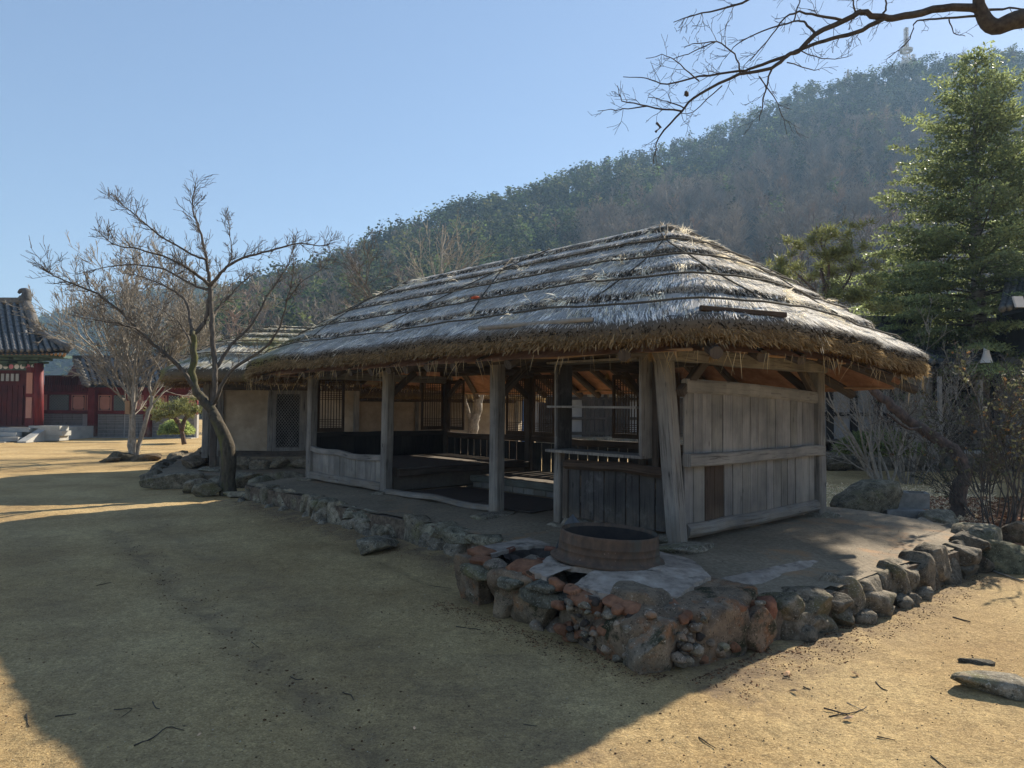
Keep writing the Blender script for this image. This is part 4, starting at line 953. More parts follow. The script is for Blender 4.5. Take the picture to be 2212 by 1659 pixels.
# ------------------------------------------------------------------ branch growing
def catmull(pts, k=4):
    pts = [Vector(p) for p in pts]; P = [pts[0] * 2 - pts[1]] + pts + [pts[-1] * 2 - pts[-2]]; out = []
    for i in range(1, len(P) - 2):
        for t in np.linspace(0, 1, k, endpoint=False):
            a, b, c, d = P[i - 1], P[i], P[i + 1], P[i + 2]
            out.append(.5 * ((2 * b) + (c - a) * t + (2 * a - 5 * b + 4 * c - d) * t * t + (3 * b - a - 3 * c + d) * t ** 3))
    return out + [pts[-1]]
def rv(s=1.): return Vector((random.gauss(0, s), random.gauss(0, s), random.gauss(0, s)))
def grow(mb, p, d, L, r, depth, nch=5, spread=.75, upb=.15, ratio=.6, wander=.16, rmin=.003, seg=4, crook=1., rr=.6):
    d = d.normalized(); pts = [p.copy()]; rad = [r]; q = p.copy()
    for i in range(seg):
        d = (d + rv(wander) + Vector((0, 0, upb * .25))).normalized(); q = q + d * (L / seg); pts.append(q.copy()); rad.append(max(rmin, r * (1 - .75 * (i + 1) / seg)))
    mb.tube(pts, rad, 3 if r < .012 else (4 if r < .03 else 6), True, False)
    if depth <= 0: return
    for c in range(nch):
        t = random.uniform(.2, 1.0) if depth > 1 else random.uniform(.1, 1.); i = min(seg - 1, int(t * seg)); f = t * seg - i
        pp = pts[i].lerp(pts[i + 1], f); dd = (pts[i + 1] - pts[i]).normalized(); side = rv(); side = (side - dd * side.dot(dd)).normalized()
        nd = (dd + side * random.uniform(spread * .6, spread * 1.4) + Vector((0, 0, upb))).normalized()
        grow(mb, pp, nd, L * ratio * random.uniform(.6, 1.15) * (1.15 - .4 * t), max(rmin, r * rr * (1 - .5 * t)), depth - 1, nch, spread, upb, ratio, wander, rmin, seg, crook, rr)
def limb(mb, tw, pts, r0, r1, sides=7, ntw=8, tl=.5, td=1, upb=.2, k=4, nch=5, gn=0., tr=.007, rmin=.0035):
    ntw = int(ntw * 1.1); ps = catmull(pts, k); n = len(ps)
    if gn: ps = [ps[0]] + [p + rv(gn) for p in ps[1:-1]] + [ps[-1]]
    rad = [r0 + (r1 - r0) * (i / (n - 1)) ** .8 for i in range(n)]; mb.tube(ps, rad, sides)
    for _ in range(ntw):
        i = int(random.uniform(.18, .999) * (n - 1)); dd = (ps[i + 1] - ps[i]).normalized(); side = rv(); side = (side - dd * side.dot(dd)).normalized()
        grow(tw, ps[i], dd * .7 + side * random.uniform(.5, 1) + Vector((0, 0, upb)), tl * random.uniform(.5, 1.3), min(rad[i] * .6, tr), td, nch, .8, upb, .55, .2, rmin, 4)
    return ps

# ------------------------------------------------------------------ crooked bare tree on the left
TB = gp(492, 1070, 0)
t1 = thing('bare_tree', 'crooked bare tree with mossy leaning trunk forking low in front of the thatched hut', 'tree', TB)
mb, tw = MB(), MB(); y0 = TB.y
def Lp(lst, off0=0., off1=0.): 
    n = len(lst); return [at(a, b, y0 + off0 + (off1 - off0) * i / (n - 1)) for i, (a, b) in enumerate(lst)]
limb(mb, tw, Lp([(494, 1074), (491, 1040), (494, 1000), (490, 960), (476, 925), (458, 890), (440, 862), (423, 840), (417, 800), (419, 745), (416, 715)]), .135, .045, 12, 3, .3, 0, gn=.012)
trunk_pts = Lp([(494, 1074), (491, 1040), (494, 1000), (490, 960), (476, 925), (458, 890)])
mb.tube(catmull(trunk_pts, 5), [.155, .15, .145, .14, .14, .135, .13, .13, .13, .13, .132, .13, .13, .128, .125, .12, .115, .115, .11, .11, .105, .1, .1, .1, .095, .09][:len(catmull(trunk_pts, 5))], 12)
LB = [
 ([(455, 888), (463, 860), (465, 800), (460, 735), (457, 690), (456, 655), (454, 615)], .055, .04, 0, .2, 4, .4),
 ([(416, 720), (430, 712), (444, 690), (452, 650), (454, 615)], .045, .035, .1, .2, 4, .4),
 ([(454, 615), (450, 590), (445, 559), (434, 507), (420, 465), (416, 437), (425, 384)], .04, .006, .2, .4, 42, .42),
 ([(454, 618), (425, 592), (400, 577), (367, 559), (297, 538), (245, 528), (203, 490)], .034, .005, .2, -1., 40, .45),
 ([(444, 560), (413, 549), (343, 507), (301, 472), (276, 451), (245, 428)], .024, .005, .2, -.4, 34, .4),
 ([(450, 625), (425, 619), (367, 587), (332, 577), (290, 572), (227, 577), (157, 595)], .03, .005, .2, 1.3, 34, .45),
 ([(416, 720), (405, 660), (385, 635), (350, 616), (310, 598), (270, 590)], .034, .006, 0, 1.5, 28, .45),
 ([(423, 842), (385, 790), (350, 760), (312, 725), (262, 676), (210, 636), (157, 612), (108, 593), (92, 575)], .045, .005, 0, -1.6, 48, .5),
 ([(300, 712), (260, 700), (200, 690), (150, 680)], .02, .004, -.9, -1.6, 12, .4),
 ([(454, 618), (470, 598), (490, 577), (539, 552), (595, 538), (647, 526), (700, 531), (717, 519)], .036, .004, .2, -.6, 38, .38),
 ([(457, 690), (470, 668), (490, 647), (515, 620), (539, 598), (552, 590)], .028, .008, .2, 1.2, 22, .4),
 ([(464, 800), (500, 745), (545, 700), (577, 640), (605, 600), (623, 570), (640, 507)], .036, .005, .1, .9, 30, .4),
 ([(463, 870), (500, 800), (560, 760), (598, 720), (620, 650), (632, 600), (633, 540)], .036, .004, 0, -.9, 22, .38),
 ([(620, 650), (650, 610), (690, 585), (712, 560)], .012, .003, -.6, -1.2, 10, .3),
 ([(490, 577), (500, 555), (498, 510), (492, 468)], .016, .004, .1, .3, 20, .3),
 ([(418, 760), (400, 715), (380, 690), (350, 670), (320, 655)], .02, .004, 0, 1.2, 14, .4),
]
mb2 = MB()
for pts, r0, r1, a, b, nt, tl in LB: limb(mb2, tw, Lp(pts, a, b), r0, r1, 6, nt, tl * .8, 1, .25, 4, 5, .006)
mb.build('trunk', M['bark_moss'], t1); mb2.build('limbs', M['bark'], t1); tw.build('twigs', M['bark'], t1)
def stone_at(ux, uy, s, lab, rz=0., tint=None, z=0., mat='stone', seed=None, **k):
    p = gp(ux, uy, z); return tag(rock(k.pop('name', 'rock'), (p.x, p.y, z + s[2] * .38), s, mat, None, sub=4, rotz=rz, tint=tint, seed=seed, **k), lab, 'rock')
stone_at(449, 1072, (.42, .34, .26), 'round grey rock left of the crooked tree foot', .2, (.8, .8, .72))
stone_at(430, 1064, (.5, .3, .28), 'pointed pale rock behind the round rock beside the crooked tree', .9, (1.15, 1.1, 1.0))
stone_at(520, 1075, (.55, .35, .12), 'flat pale stone right of the crooked tree foot', .1, (1.2, 1.15, 1.0))
stone_at(812, 1190, (.52, .34, .17), 'flat stepping stone on the ground before the open bay of the pavilion', .15, (1.0, 1.0, .95), flat=9, pn=5)

# ------------------------------------------------------------------ multi-stem bare tree further left
TB = gp(288, 995, 0); t2 = thing('bare_tree', 'vase shaped bare tree with several pale stems in the sunlit courtyard left', 'tree', TB); y0 = TB.y
mb, tw = MB(), MB()
for pts, r0, r1, a, b in (([(283, 998), (283, 950), (284, 900), (282, 850), (278, 800), (268, 740), (258, 690)], .085, .03, 0, .3), ([(290, 998), (288, 940), (287, 880), (290, 820), (296, 760), (302, 690)], .07, .03, 0, -.2),
        ([(292, 996), (300, 960), (318, 900), (328, 860), (322, 830), (340, 780), (360, 720)], .075, .025, 0, .5), ([(285, 900), (293, 860), (298, 815), (318, 760), (340, 700)], .06, .02, 0, .2), ([(284, 870), (270, 810), (248, 760), (222, 700)], .05, .02, 0, -.6), ([(328, 855), (345, 820), (375, 770), (400, 710)], .05, .02, .3, -.8), ([(282, 850), (262, 830), (235, 790), (200, 740)], .045, .02, 0, .9)):
    ps = limb(mb, tw, Lp(pts, a, b), r0, r1, 8, 0, gn=.01)
    for _ in range(12):
        i = int(random.uniform(.3, .99) * (len(ps) - 1)); grow(tw, ps[i], (ps[min(i + 1, len(ps) - 1)] - ps[i]).normalized() + Vector((random.gauss(0, .75), random.gauss(0, .75), .25)), random.uniform(1.2, 2.7), .022, 3, 5, .6, .12, .5, .13, .006, 4)
mb.build('trunk', M['bark_pale'], t2); tw.build('twigs', M['bark_pale'], t2)
b_ = at(276, 880, y0 - .12); MB().box(b_, .13, .05, .36).build('sign_board', M['tanwood'], t2)
stone_at(262, 996, (.7, .4, .3), 'dark rock left of the pale stemmed tree foot', .3, (.5, .5, .45)); stone_at(318, 996, (.8, .5, .26), 'brown rock right of the pale stemmed tree foot', .1, (.7, .6, .5)); stone_at(238, 998, (.5, .3, .14), 'small dark flat rock at the shade edge left of the pale stemmed tree', .5, (.5, .48, .44))

def bare(name, label, base, h, pale='bark', depth=4, nst=1, r=.12, seedv=1, nch=5, lean=(0, 0), spread=.7, group=None, rmin=.009):
    random.seed(seedv); t = thing(name, label, 'tree', base, group); mb, tw = MB(), MB(); base = Vector(base)
    for s_ in range(nst):
        d = Vector((lean[0] + random.gauss(0, .12 * nst), lean[1] + random.gauss(0, .12 * nst), 1)).normalized()
        ps = catmull([base + rv(.05 * (nst > 1)) * Vector((1, 1, 0)).length, base + d * h * .3 + rv(.12), base + d * h * .6 + rv(.2), base + d * h * .95 + rv(.3)], 5)
        ps = [Vector(p) for p in ps]; n = len(ps); mb.tube(ps, [r * (1 - .85 * i / (n - 1)) for i in range(n)], 7)
        for k in range(16):
            i = int(random.uniform(.25, .97) * (n - 1)); f = i / n; side = Vector((random.gauss(0, 1), random.gauss(0, 1), 0)).normalized()
            grow(tw, ps[i], side * spread + Vector((0, 0, .75)), h * .42 * (1.15 - f * .8), r * .38 * (1.1 - f * .7), depth - 1, nch, .6, .12, .52, .12, rmin, 4)
    mb.build('trunk', M[pale], t); tw.build('branches', M[pale], t); return t
def px_base(ux, y, z=0.): return Vector(((ux - 1106) / FPX * y, y, z))
bare('bare_tree', 'bare tree with sparse branches standing up behind the middle of the thatched roof', px_base(1010, 27), 8.9, 'bark_pale', 3, 1, .12, 11, 5, spread=.6)
bare('bare_tree', 'low bare tree with fine branches leaning left behind the left slope of the pavilion roof', px_base(925, 29), 8.3, 'bark', 3, 2, .1, 5, 5, lean=(-.1, 0))
bare('bare_tree', 'thin bare tree between the small hut roof and the wooded hill', px_base(585, 40), 6.0, 'bark', 3, 2, .1, 8, 5)
for i, (ux, y, h) in enumerate(((1180, 52, 9), (1290, 58, 11), (1500, 60, 14), (1600, 48, 11.5), (1420, 66, 16), (1700, 64, 15), (1840, 55, 14), (1790, 70, 18), (1900, 62, 16), (1560, 72, 15), (1950, 74, 20), (760, 60, 8))):
    bare('bare_tree', ['bare tree rising over the middle of the thatch ridge', 'tall bare tree behind the roof apex left side', 'tall dark bare tree just right of the roof apex', 'bare tree right of the roof apex before the hill', 'slender bare tree left of the roof apex high on the slope', 'bare tree above the crown of the small pine', 'bare tree between the small pine and the big fir', 'taller bare tree behind the small pine', 'bare tree close to the left edge of the big fir', 'bare tree high behind the roof apex', 'tallest bare tree rising beside the top of the fir', 'small bare tree on the low left foot of the hill'][i], px_base(ux, y, hill_z(ux, y) if y > Y0 else 0), h, 'bark' if i % 3 else 'twigdark', 3, 1, .15, 30 + i, 5, spread=.5, rmin=.018)
random.seed(3)
# ------------------------------------------------------------------ overhanging branch of a tree standing right of the view
t3 = thing('overhanging_tree', 'bare tree whose long dark branch hangs across the upper right sky', 'tree', (5.9, 5.6, 0))
mb, tw = MB(), MB(); y0 = 6.2
Q = lambda l, a=0., b=0.: [at(x, y, y0 + a + (b - a) * i / (len(l) - 1)) for i, (x, y) in enumerate(l)]
limb(mb, tw, [Vector((6.1, 5.6, -.1)), Vector((6.0, 5.7, 1.6)), Vector((6.15, 5.8, 3.2)), Vector((5.8, 5.95, 4.3)), at(2330, 45, 6.1), at(2210, 40, 6.15), at(2150, 58, 6.2), at(2122, 30, 6.2), at(2118, -25, 6.2), at(2180, -160, 6.4)], .17, .03, 10, 0)
BR = [([(2140, 50), (2113, 20), (2037, 17), (1952, 36), (1909, 38), (1863, 26), (1841, 36), (1761, 76), (1731, 106), (1701, 121), (1667, 147), (1599, 161), (1510, 204), (1472, 240), (1425, 293), (1416, 330), (1408, 358)], .036, .0035, 0, 0, 24),
 ([(1909, 40), (1846, 70), (1782, 87), (1731, 106), (1690, 128)], .019, .012, 0, .0, 8),
 ([(1701, 121), (1633, 144), (1599, 153), (1510, 166), (1442, 181), (1395, 170), (1346, 166)], .014, .003, 0, .2, 16),
 ([(1472, 240), (1399, 229), (1345, 217), (1334, 185)], .008, .003, 0, -.1, 7), ([(1399, 229), (1345, 236), (1291, 240)], .006, .0025, 0, -.1, 4),
 ([(1761, 72), (1740, 50), (1714, 47), (1646, 68), (1595, 93), (1565, 127)], .011, .003, 0, .3, 9),
 ([(1820, 44), (1752, 30), (1706, 30), (1667, 76), (1620, 132)], .012, .004, 0, -.2, 7),
 ([(1640, -8), (1569, 17), (1501, 32), (1455, 48)], .01, .003, -.3, -.4, 10),
 ([(1599, 158), (1587, 119), (1548, 90), (1500, 112), (1455, 127)], .008, .003, 0, -.3, 8), ([(1548, 90), (1500, 93), (1478, 104)], .005, .0025, -.2, -.3, 3),
 ([(1667, 150), (1650, 212), (1640, 262)], .008, .003, 0, .2, 6), ([(1640, 165), (1680, 225), (1700, 290)], .006, .0025, 0, .2, 5),
 ([(2120, 34), (2020, 40), (1980, 45), (1965, 85), (1920, 125)], .01, .003, 0, -.3, 6), ([(2050, 42), (2062, 70), (2085, 78)], .006, .003, 0, 0, 2),
 ([(1480, 235), (1440, 218), (1400, 210)], .006, .003, 0, .1, 4), ([(1731, 110), (1790, 128), (1842, 118)], .005, .0025, 0, .2, 3), ([(1700, 135), (1760, 150), (1770, 152)], .005, .0025, 0, .2, 3),
 ([(1909, 36), (1915, 8), (1905, -20)], .01, .006, 0, 0, 2), ([(1850, 30), (1840, -5), (1830, -25)], .008, .005, 0, 0, 2), ([(1714, 47), (1725, 10), (1730, -20)], .006, .004, 0, 0, 2), ([(1841, 36), (1835, 60), (1836, 62)], .004, .003, 0, 0, 1),
 ([(2122, 22), (2180, 18), (2230, 20)], .012, .006, 0, 0.3, 1), ([(1560, 185), (1500, 240), (1470, 245)], .005, .0025, 0, 0.1, 3), ([(1510, 175), (1470, 140), (1440, 120), (1395, 126)], .006, .0025, 0, -.1, 6)]
for pts, r0, r1, a, b, nt in BR: limb(mb, tw, Q(pts, a, b), r0 * 1.1, r1, 6, nt, .2, 1, -.02, 4, 3, .004, .0035, .0018)
mb.build('branch', M['twigdark'], t3); tw.build('twigs', M['twigdark'], t3, kind='stuff')
rock('dead_leaf', at(1483, 202, 6.2), (.045, .03, .06), 'twigdark', t3, sub=1, tint=(1, 1, 1)); 
MB().tube([at(1418, 265, 6.2), at(1427, 275, 6.2), at(1416, 285, 6.2)], .012, 5).build('dead_leaf', M['twigdark'], t3)

# ------------------------------------------------------------------ tall fir
def conifer_branch(Ps, Ds, Ls, Ws, Cs, wood, p, d, L, droop, dens=1., nl=.055, tone=1.):
    n = max(4, int(L / .13)); q = p.copy(); dd = d.copy(); pts = [q.copy()]
    for i in range(n):
        dd = (dd + Vector((0, 0, -droop / n)) + rv(.02)).normalized(); q = q + dd * (L / n); pts.append(q.copy())
    wood.tube(pts, [max(.004, .022 * L / 2.5 * (1 - i / len(pts))) for i in range(len(pts))], 4, True, False)
    side = dd.cross(Z).normalized()
    for i in range(1, len(pts)):
        f = i / len(pts)
        if f < .22: continue
        for sg in (1, -1):
            bl = (L * .34 * (1.05 - f) + .12) * random.uniform(.7, 1.2); bd = (dd * .75 + side * sg + Vector((0, 0, random.uniform(-.2, .12)))).normalized()
            m = int(bl / .030 * dens) + 2; t = rng.random((m, 1)); b0 = np.array(pts[i]); P = b0 + np.array(bd) * t * bl + rng.normal(size=(m, 3)) * .018 - np.c_[np.zeros((m, 2)), t ** 2 * bl * .12]
            D = unit(np.array(bd) * .8 + rng.normal(size=(m, 3)) * .7)
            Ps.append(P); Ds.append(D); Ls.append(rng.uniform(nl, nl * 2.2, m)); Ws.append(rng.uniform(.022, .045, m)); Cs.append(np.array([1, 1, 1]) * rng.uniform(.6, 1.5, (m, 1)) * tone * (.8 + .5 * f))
fb = Vector((12.6, 19.2, 0)); fir = thing('fir_tree', 'tall dark green fir with banded pale trunk at the right edge', 'tree', fb)
FH = 11.2; mb = MB(); mb.tube([fb + Vector((0, 0, -.1)), fb + Vector((.05, 0, 3)), fb + Vector((-.05, 0, 7)), fb + Vector((0, 0, FH))], [.24, .2, .12, .02], 10); mb.build('trunk', M['bark_birch'], fir)
Ps, Ds, Ls, Ws, Cs = [], [], [], [], []; wood = MB(); z = 2.6
while z < FH - .15:
    f = (z - 2.6) / (FH - 2.6); R_ = 3.5 * (1 - f) ** .75 * (.7 + .3 * min(1, f * 5)) + .2; nb = 10 if f < .8 else 7; a0 = random.random() * 6
    for k in range(nb):
        a = a0 + k * 6.283 / nb + random.gauss(0, .15); el = .05 + .65 * f + random.gauss(0, .07); d = Vector((math.cos(a) * math.cos(el), math.sin(a) * math.cos(el), math.sin(el)))
        conifer_branch(Ps, Ds, Ls, Ws, Cs, wood, fb + Vector((0, 0, z + random.gauss(0, .08))), d, R_ * random.choice([.5, .75, .9, 1., 1.1, 1.25]) * random.uniform(.85, 1.1), .36 * (1 - f), 1., tone=random.uniform(.7, 1.3))
    z += .25 + .06 * (1 - f)
V, Fq, c_ = blades(np.concatenate(Ps), np.concatenate(Ds), np.concatenate(Ls), np.concatenate(Ws), np.concatenate(Cs)); print('fir blades', len(V) // 6)
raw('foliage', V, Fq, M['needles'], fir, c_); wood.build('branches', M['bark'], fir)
# second conifer behind it
fb = Vector((17.2, 23, 0)); fir2 = thing('fir_tree', 'second dense fir partly hidden behind the tall fir at the right edge', 'tree', fb)
MB().tube([fb, fb + Vector((0, 0, 9.5))], [.2, .02], 8).build('trunk', M['bark'], fir2)
Ps, Ds, Ls, Ws, Cs = [], [], [], [], []; wood = MB(); z = 1.8
while z < 9.4:
    f = (z - 1.8) / 7.7; R_ = 3.6 * (1 - f) ** .8 + .15; a0 = random.random() * 6
    for k in range(7):
        a = a0 + k * .9; el = .05 + .5 * f; d = Vector((math.cos(a) * math.cos(el), math.sin(a) * math.cos(el), math.sin(el)))
        conifer_branch(Ps, Ds, Ls, Ws, Cs, wood, fb + Vector((0, 0, z)), d, R_ * random.uniform(.6, 1.1), .3 * (1 - f), .6, tone=1.)
    z += .42
V, Fq, c_ = blades(np.concatenate(Ps), np.concatenate(Ds), np.concatenate(Ls), np.concatenate(Ws) * 1.4, np.concatenate(Cs))
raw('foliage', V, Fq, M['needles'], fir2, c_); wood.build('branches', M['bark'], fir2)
# yew like conifer to the left of the fir, lower
def pine_pads(parent, pads, n_per, nl, tone, mat='needles_pine', wd=(.008, .015)):
    Ps, Ds, Ls, Ws, Cs = [], [], [], [], []
    for c, r in pads:
        n = int(n_per * r * r); k = max(6, int(10 * r)); cc = np.array(c) + rng.normal(size=(k, 3)) * [r * .5, r * .5, r * .22]; cc = np.repeat(cc, max(1, n // k), 0); m = len(cc)
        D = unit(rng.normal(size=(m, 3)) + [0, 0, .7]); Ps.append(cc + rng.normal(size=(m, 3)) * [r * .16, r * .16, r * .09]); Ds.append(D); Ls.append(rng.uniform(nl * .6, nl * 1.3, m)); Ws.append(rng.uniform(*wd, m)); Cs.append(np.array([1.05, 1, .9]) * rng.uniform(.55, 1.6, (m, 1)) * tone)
    V, Fq, c_ = blades(np.concatenate(Ps), np.concatenate(Ds), np.concatenate(Ls), np.concatenate(Ws), np.concatenate(Cs)); raw('foliage', V, Fq, M[mat], parent, c_)
# leaning red pine with its crown over the roof
pb = gp(2068, 1116, 0); t4 = thing('pine_tree', 'leaning red barked pine with crooked trunk and its crown rising behind the right roof slope', 'tree', pb); y0 = pb.y; mb, tw = MB(), MB()
Lq = lambda l, a=0., b=0.: [at(x, y, y0 + a + (b - a) * i / (len(l) - 1)) for i, (x, y) in enumerate(l)]
limb(mb, tw, Lq([(2066, 1120), (2070, 1060), (2085, 1020), (2055, 970), (2010, 940), (1960, 905), (1915, 870), (1880, 835), (1855, 800), (1830, 740), (1800, 690), (1785, 640), (1775, 580)], 0, 1.6), .125, .03, 10, 0, gn=.012)
for pts in ([(1800, 690), (1770, 640), (1720, 590), (1690, 560)], [(1785, 640), (1790, 570), (1770, 520), (1765, 490)], [(1790, 650), (1830, 610), (1850, 560)], [(1815, 715), (1760, 700), (1700, 650)], [(1785, 660), (1740, 620), (1700, 600)]): limb(mb, tw, Lq(pts, 1.4, 1.6), .03, .01, 5, 6, .3, 1)
limb(mb, tw, Lq([(1990, 925), (1960, 925), (1925, 900), (1915, 893)], .5, .2), .03, .01, 5, 4, .4, 1)
mb.build('trunk', M['bark_pine'], t4); tw.build('branches', M['bark_pine'], t4, kind='stuff')
pads = [((ux, uy), r) for ux, uy, r in ((1775, 500, .34), (1740, 520, .3), (1820, 520, .34), (1850, 480, .22), (1700, 590, .36), (1760, 570, .4), (1830, 570, .4), (1870, 560, .3), (1720, 640, .42), (1790, 640, .45), (1860, 620, .42), (1680, 560, .22), (1750, 690, .4), (1830, 690, .4), (1900, 650, .35), (1790, 545, .3))]
pine_pads(t4, [(at(ux, uy + 10, y0 + 1.5 + random.uniform(-.5, .8)), r) for (ux, uy), r in pads], 5200, .11, 1.)
# broad dark evergreen between the pine and the fir
yb = px_base(1960, 21); t5 = thing('evergreen_tree', 'broad dark evergreen filling the gap between the roof end and the tall fir', 'tree', yb)
MB().tube([yb, yb + Vector((0, 0, 5))], [.2, .05], 8).build('trunk', M['bark'], t5)
Ps, Ds, Ls, Ws, Cs = [], [], [], [], []; wood = MB(); z = 2.2
while z < 6.0:
    f = (z - 2.2) / 4; R_ = 2.6 * (1 - f) ** .7 + .2; a0 = random.random() * 6
    for k in range(8):
        a = a0 + k * .8; d = Vector((math.cos(a), math.sin(a), .1 + .4 * f)).normalized(); conifer_branch(Ps, Ds, Ls, Ws, Cs, wood, yb + Vector((0, 0, z)), d, R_ * random.uniform(.6, 1.15), .35, .9, tone=1.1)
    z += .27
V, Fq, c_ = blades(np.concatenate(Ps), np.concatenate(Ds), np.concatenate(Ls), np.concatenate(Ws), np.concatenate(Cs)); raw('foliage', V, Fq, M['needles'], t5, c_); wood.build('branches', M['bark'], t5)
# shrubs at the right
def shrub(label, base, h, nst, r, seedv, leaves=0, mat='bark', lean=(0, 0), depth=2):
    random.seed(seedv); t = thing('shrub', label, 'shrub', base); tw = MB(); base = Vector(base); ends = []
    for s_ in range(nst):
        a = random.random() * 6.28; o = Vector((math.cos(a), math.sin(a), 0)) * random.random() * .25
        d = Vector((math.cos(a) * random.uniform(.05, .6) + lean[0], math.sin(a) * random.uniform(.05, .6) + lean[1], 1)); grow(tw, base + o, d, h * random.uniform(.6, 1.05), r, depth + 1, 4, .7, .1, .5, .12, .004, 5)
    tw.build('stems', M[mat], t)
    if leaves:
        vv = np.array(tw.v); P = vv[rng.integers(len(vv), size=leaves)]; P = P[P[:, 2] > base.z + .15 * h]; n = len(P); A = unit(rng.normal(size=(n, 3))); B = unit(np.cross(A, rng.normal(size=(n, 3)))); s = rng.uniform(.012, .03, (n, 1))
        V, Fq, c_ = quads(P, A * s, B * s * .6, np.array([1, 1, 1]) * rng.uniform(.5, 1.8, (n, 1)) * np.where(rng.random((n, 1)) < .15, [[1.6, .9, .7]], 1)); raw('leaves', V, Fq, M['shrubleaf'], t, c_)
    return t
shrub('leafy twiggy shrub with small dull leaves beside the pine foot at the right edge', gp(2160, 1150, 0), 2.0, 14, .013, 21, 1500, 'bark')
shrub('grey bare shrub spreading under the right end of the eave', gp(2010, 1020, 0), 2.6, 16, .018, 22, 500, 'bark_pale')
shrub('tall twiggy shrub at the right edge under the fir', px_base(2210, 12), 2.5, 12, .015, 23, 700, 'bark')
shrub('bare reddish shrub in front of the white panelled house', px_base(1960, 15), 2.8, 14, .018, 24, 300, 'bark_pale')
shrub('low bare shrub leaning left beside the boulder pile', gp(2120, 1120, 0), 1.3, 10, .010, 25, 200, 'bark', lean=(-.4, 0))
shrub('broad bare shrub behind the leafy shrub near the right edge', px_base(2120, 13.5), 2.6, 10, .014, 26, 200, 'bark')
shrub('small bare ornamental tree right of the corner post before the white panelled house', px_base(1905, 14.2), 2.7, 9, .03, 27, 0, 'bark_pale', lean=(-.15, 0))
# evergreen bush balls
def ball(label, c, r, n, tone=1., sq=.75):
    D = unit(rng.normal(size=(n, 3))); D[:, 2] = np.abs(D[:, 2]) * 1.1 - .15; lump = np.array([1 + .18 * mn.noise(Vector(d * 3) + Vector(c)) for d in D])[:, None]
    P = np.array(c[:]) + D * np.array([r, r, r * sq]) * lump * rng.uniform(.7, 1, (n, 1)) + np.array([0, 0, r * .25]); V, Fq, c_ = blades(P, unit(D + rng.normal(size=(n, 3)) * .6), rng.uniform(.05, .11, n), rng.uniform(.02, .045, n), np.array([1.2, 1.2, 1]) * rng.uniform(.5, 1.6, (n, 1)) * tone)
    o = raw('bush', V, Fq, M['needles'], None, c_); return tag(o, label, 'bush')
ball('rounded green bush at the left corner of the small thatched hut terrace', gp(381, 958, 0) + Vector((0, 0, .3)), .62, 9000, 1.5)
ball('low dark clipped bush on the terrace edge of the white panelled house', px_base(1893, 16.4) + Vector((0, 0, .4)), .9, 7000, .8, .5)
# low spreading pine at the left
pb = px_base(395, 24.5); t6 = thing('pine_tree', 'low spreading sunlit pine behind the left end of the small thatched hut', 'tree', pb); mb = MB(); y0 = 24.5
for pts in ([(398, 960), (392, 930), (380, 905), (350, 900), (330, 895)], [(392, 930), (400, 905), (415, 890)], [(385, 912), (370, 890), (360, 875)]): mb.tube(catmull(Lp(pts)), [.09, .085, .08, .075, .07, .065, .06, .055, .05, .05, .045, .04, .04, .035, .03, .03, .02][:len(catmull(Lp(pts)))], 6)
mb.build('trunk', M['bark_pine'], t6)
pine_pads(t6, [(at(a, b, 24.5 + random.uniform(-.5, .5)), r) for a, b, r in ((350, 882, .5), (380, 876, .5), (410, 878, .5), (335, 892, .4), (365, 892, .5), (400, 892, .5), (425, 888, .4))], 2200, .14, .95, wd=(.016, .03))
# tree trunk seen through the open bay
tb = px_base(1022, 17.5); t7 = thing('pruned_tree', 'sunlit pruned tree trunk with pale flaking bark seen through the pavilion', 'tree', tb); mb = MB(); y0 = 17.5
for pts, r0, r1 in (([(1018, 1010), (1019, 950), (1024, 915), (1030, 890), (1035, 860), (1030, 840)], .14, .10), ([(1022, 925), (1014, 900), (1005, 870), (1000, 850)], .07, .05), ([(1030, 885), (1036, 868), (1045, 830), (1050, 790)], .08, .04), ([(1000, 850), (990, 790), (985, 740)], .05, .03), ([(1030, 840), (1024, 790), (1030, 730)], .09, .04)):
    ps = catmull(Lp(pts)); n = len(ps); mb.tube([p + rv(.012) for p in ps], [r0 + (r1 - r0) * i / (n - 1) for i in range(n)], 9)
mb.build('trunk', M['bark_pale'], t7)
# ------------------------------------------------------------------ small thatched hut on the left
HA = R(13); HX = Vector((math.cos(HA), math.sin(HA), 0)); HY = Vector((-math.sin(HA) - .12, math.cos(HA), 0)).normalized()
HO = gp(511, 983, .5) ; HO.z = 0          # foot of the wall's left corner
def HP(a, b, z): return HO + HX * a + HY * b + Z * z
hut = thing('thatched_hut', 'small mud walled hut with mossy thatch roof and lattice door left of the pavilion', 'hut', HP(2, 1.5, .5))
WW = 2.45; HZ0, HZ1 = .5, 2.0
MB().box(HP(WW / 2 - .16, 1.6, (HZ0 + HZ1) / 2), WW + .32, 3.2, HZ1 - HZ0, HX, HY).build('wall', M['plaster'], hut)
MB().beam(HP(-.4, -.03, HZ1 - .04), HP(WW + .1, -.03, HZ1 - .04), .16, .17, seg=8, wob=.02).build('beam', M['wood_inner'], hut)
MB().beam(HP(-.35, -.03, HZ0 + .03), HP(WW, -.03, HZ0 + .03), .14, .12, seg=8, wob=.02).build('sill', M['wood_inner'], hut)
for a in (-.33, .67, 1.36, WW): MB().beam(HP(a, -.02, HZ0), HP(a, -.02, HZ1), .12, .1, up=tuple(HY), seg=6, wob=.015).build('post', M['wood'], hut)
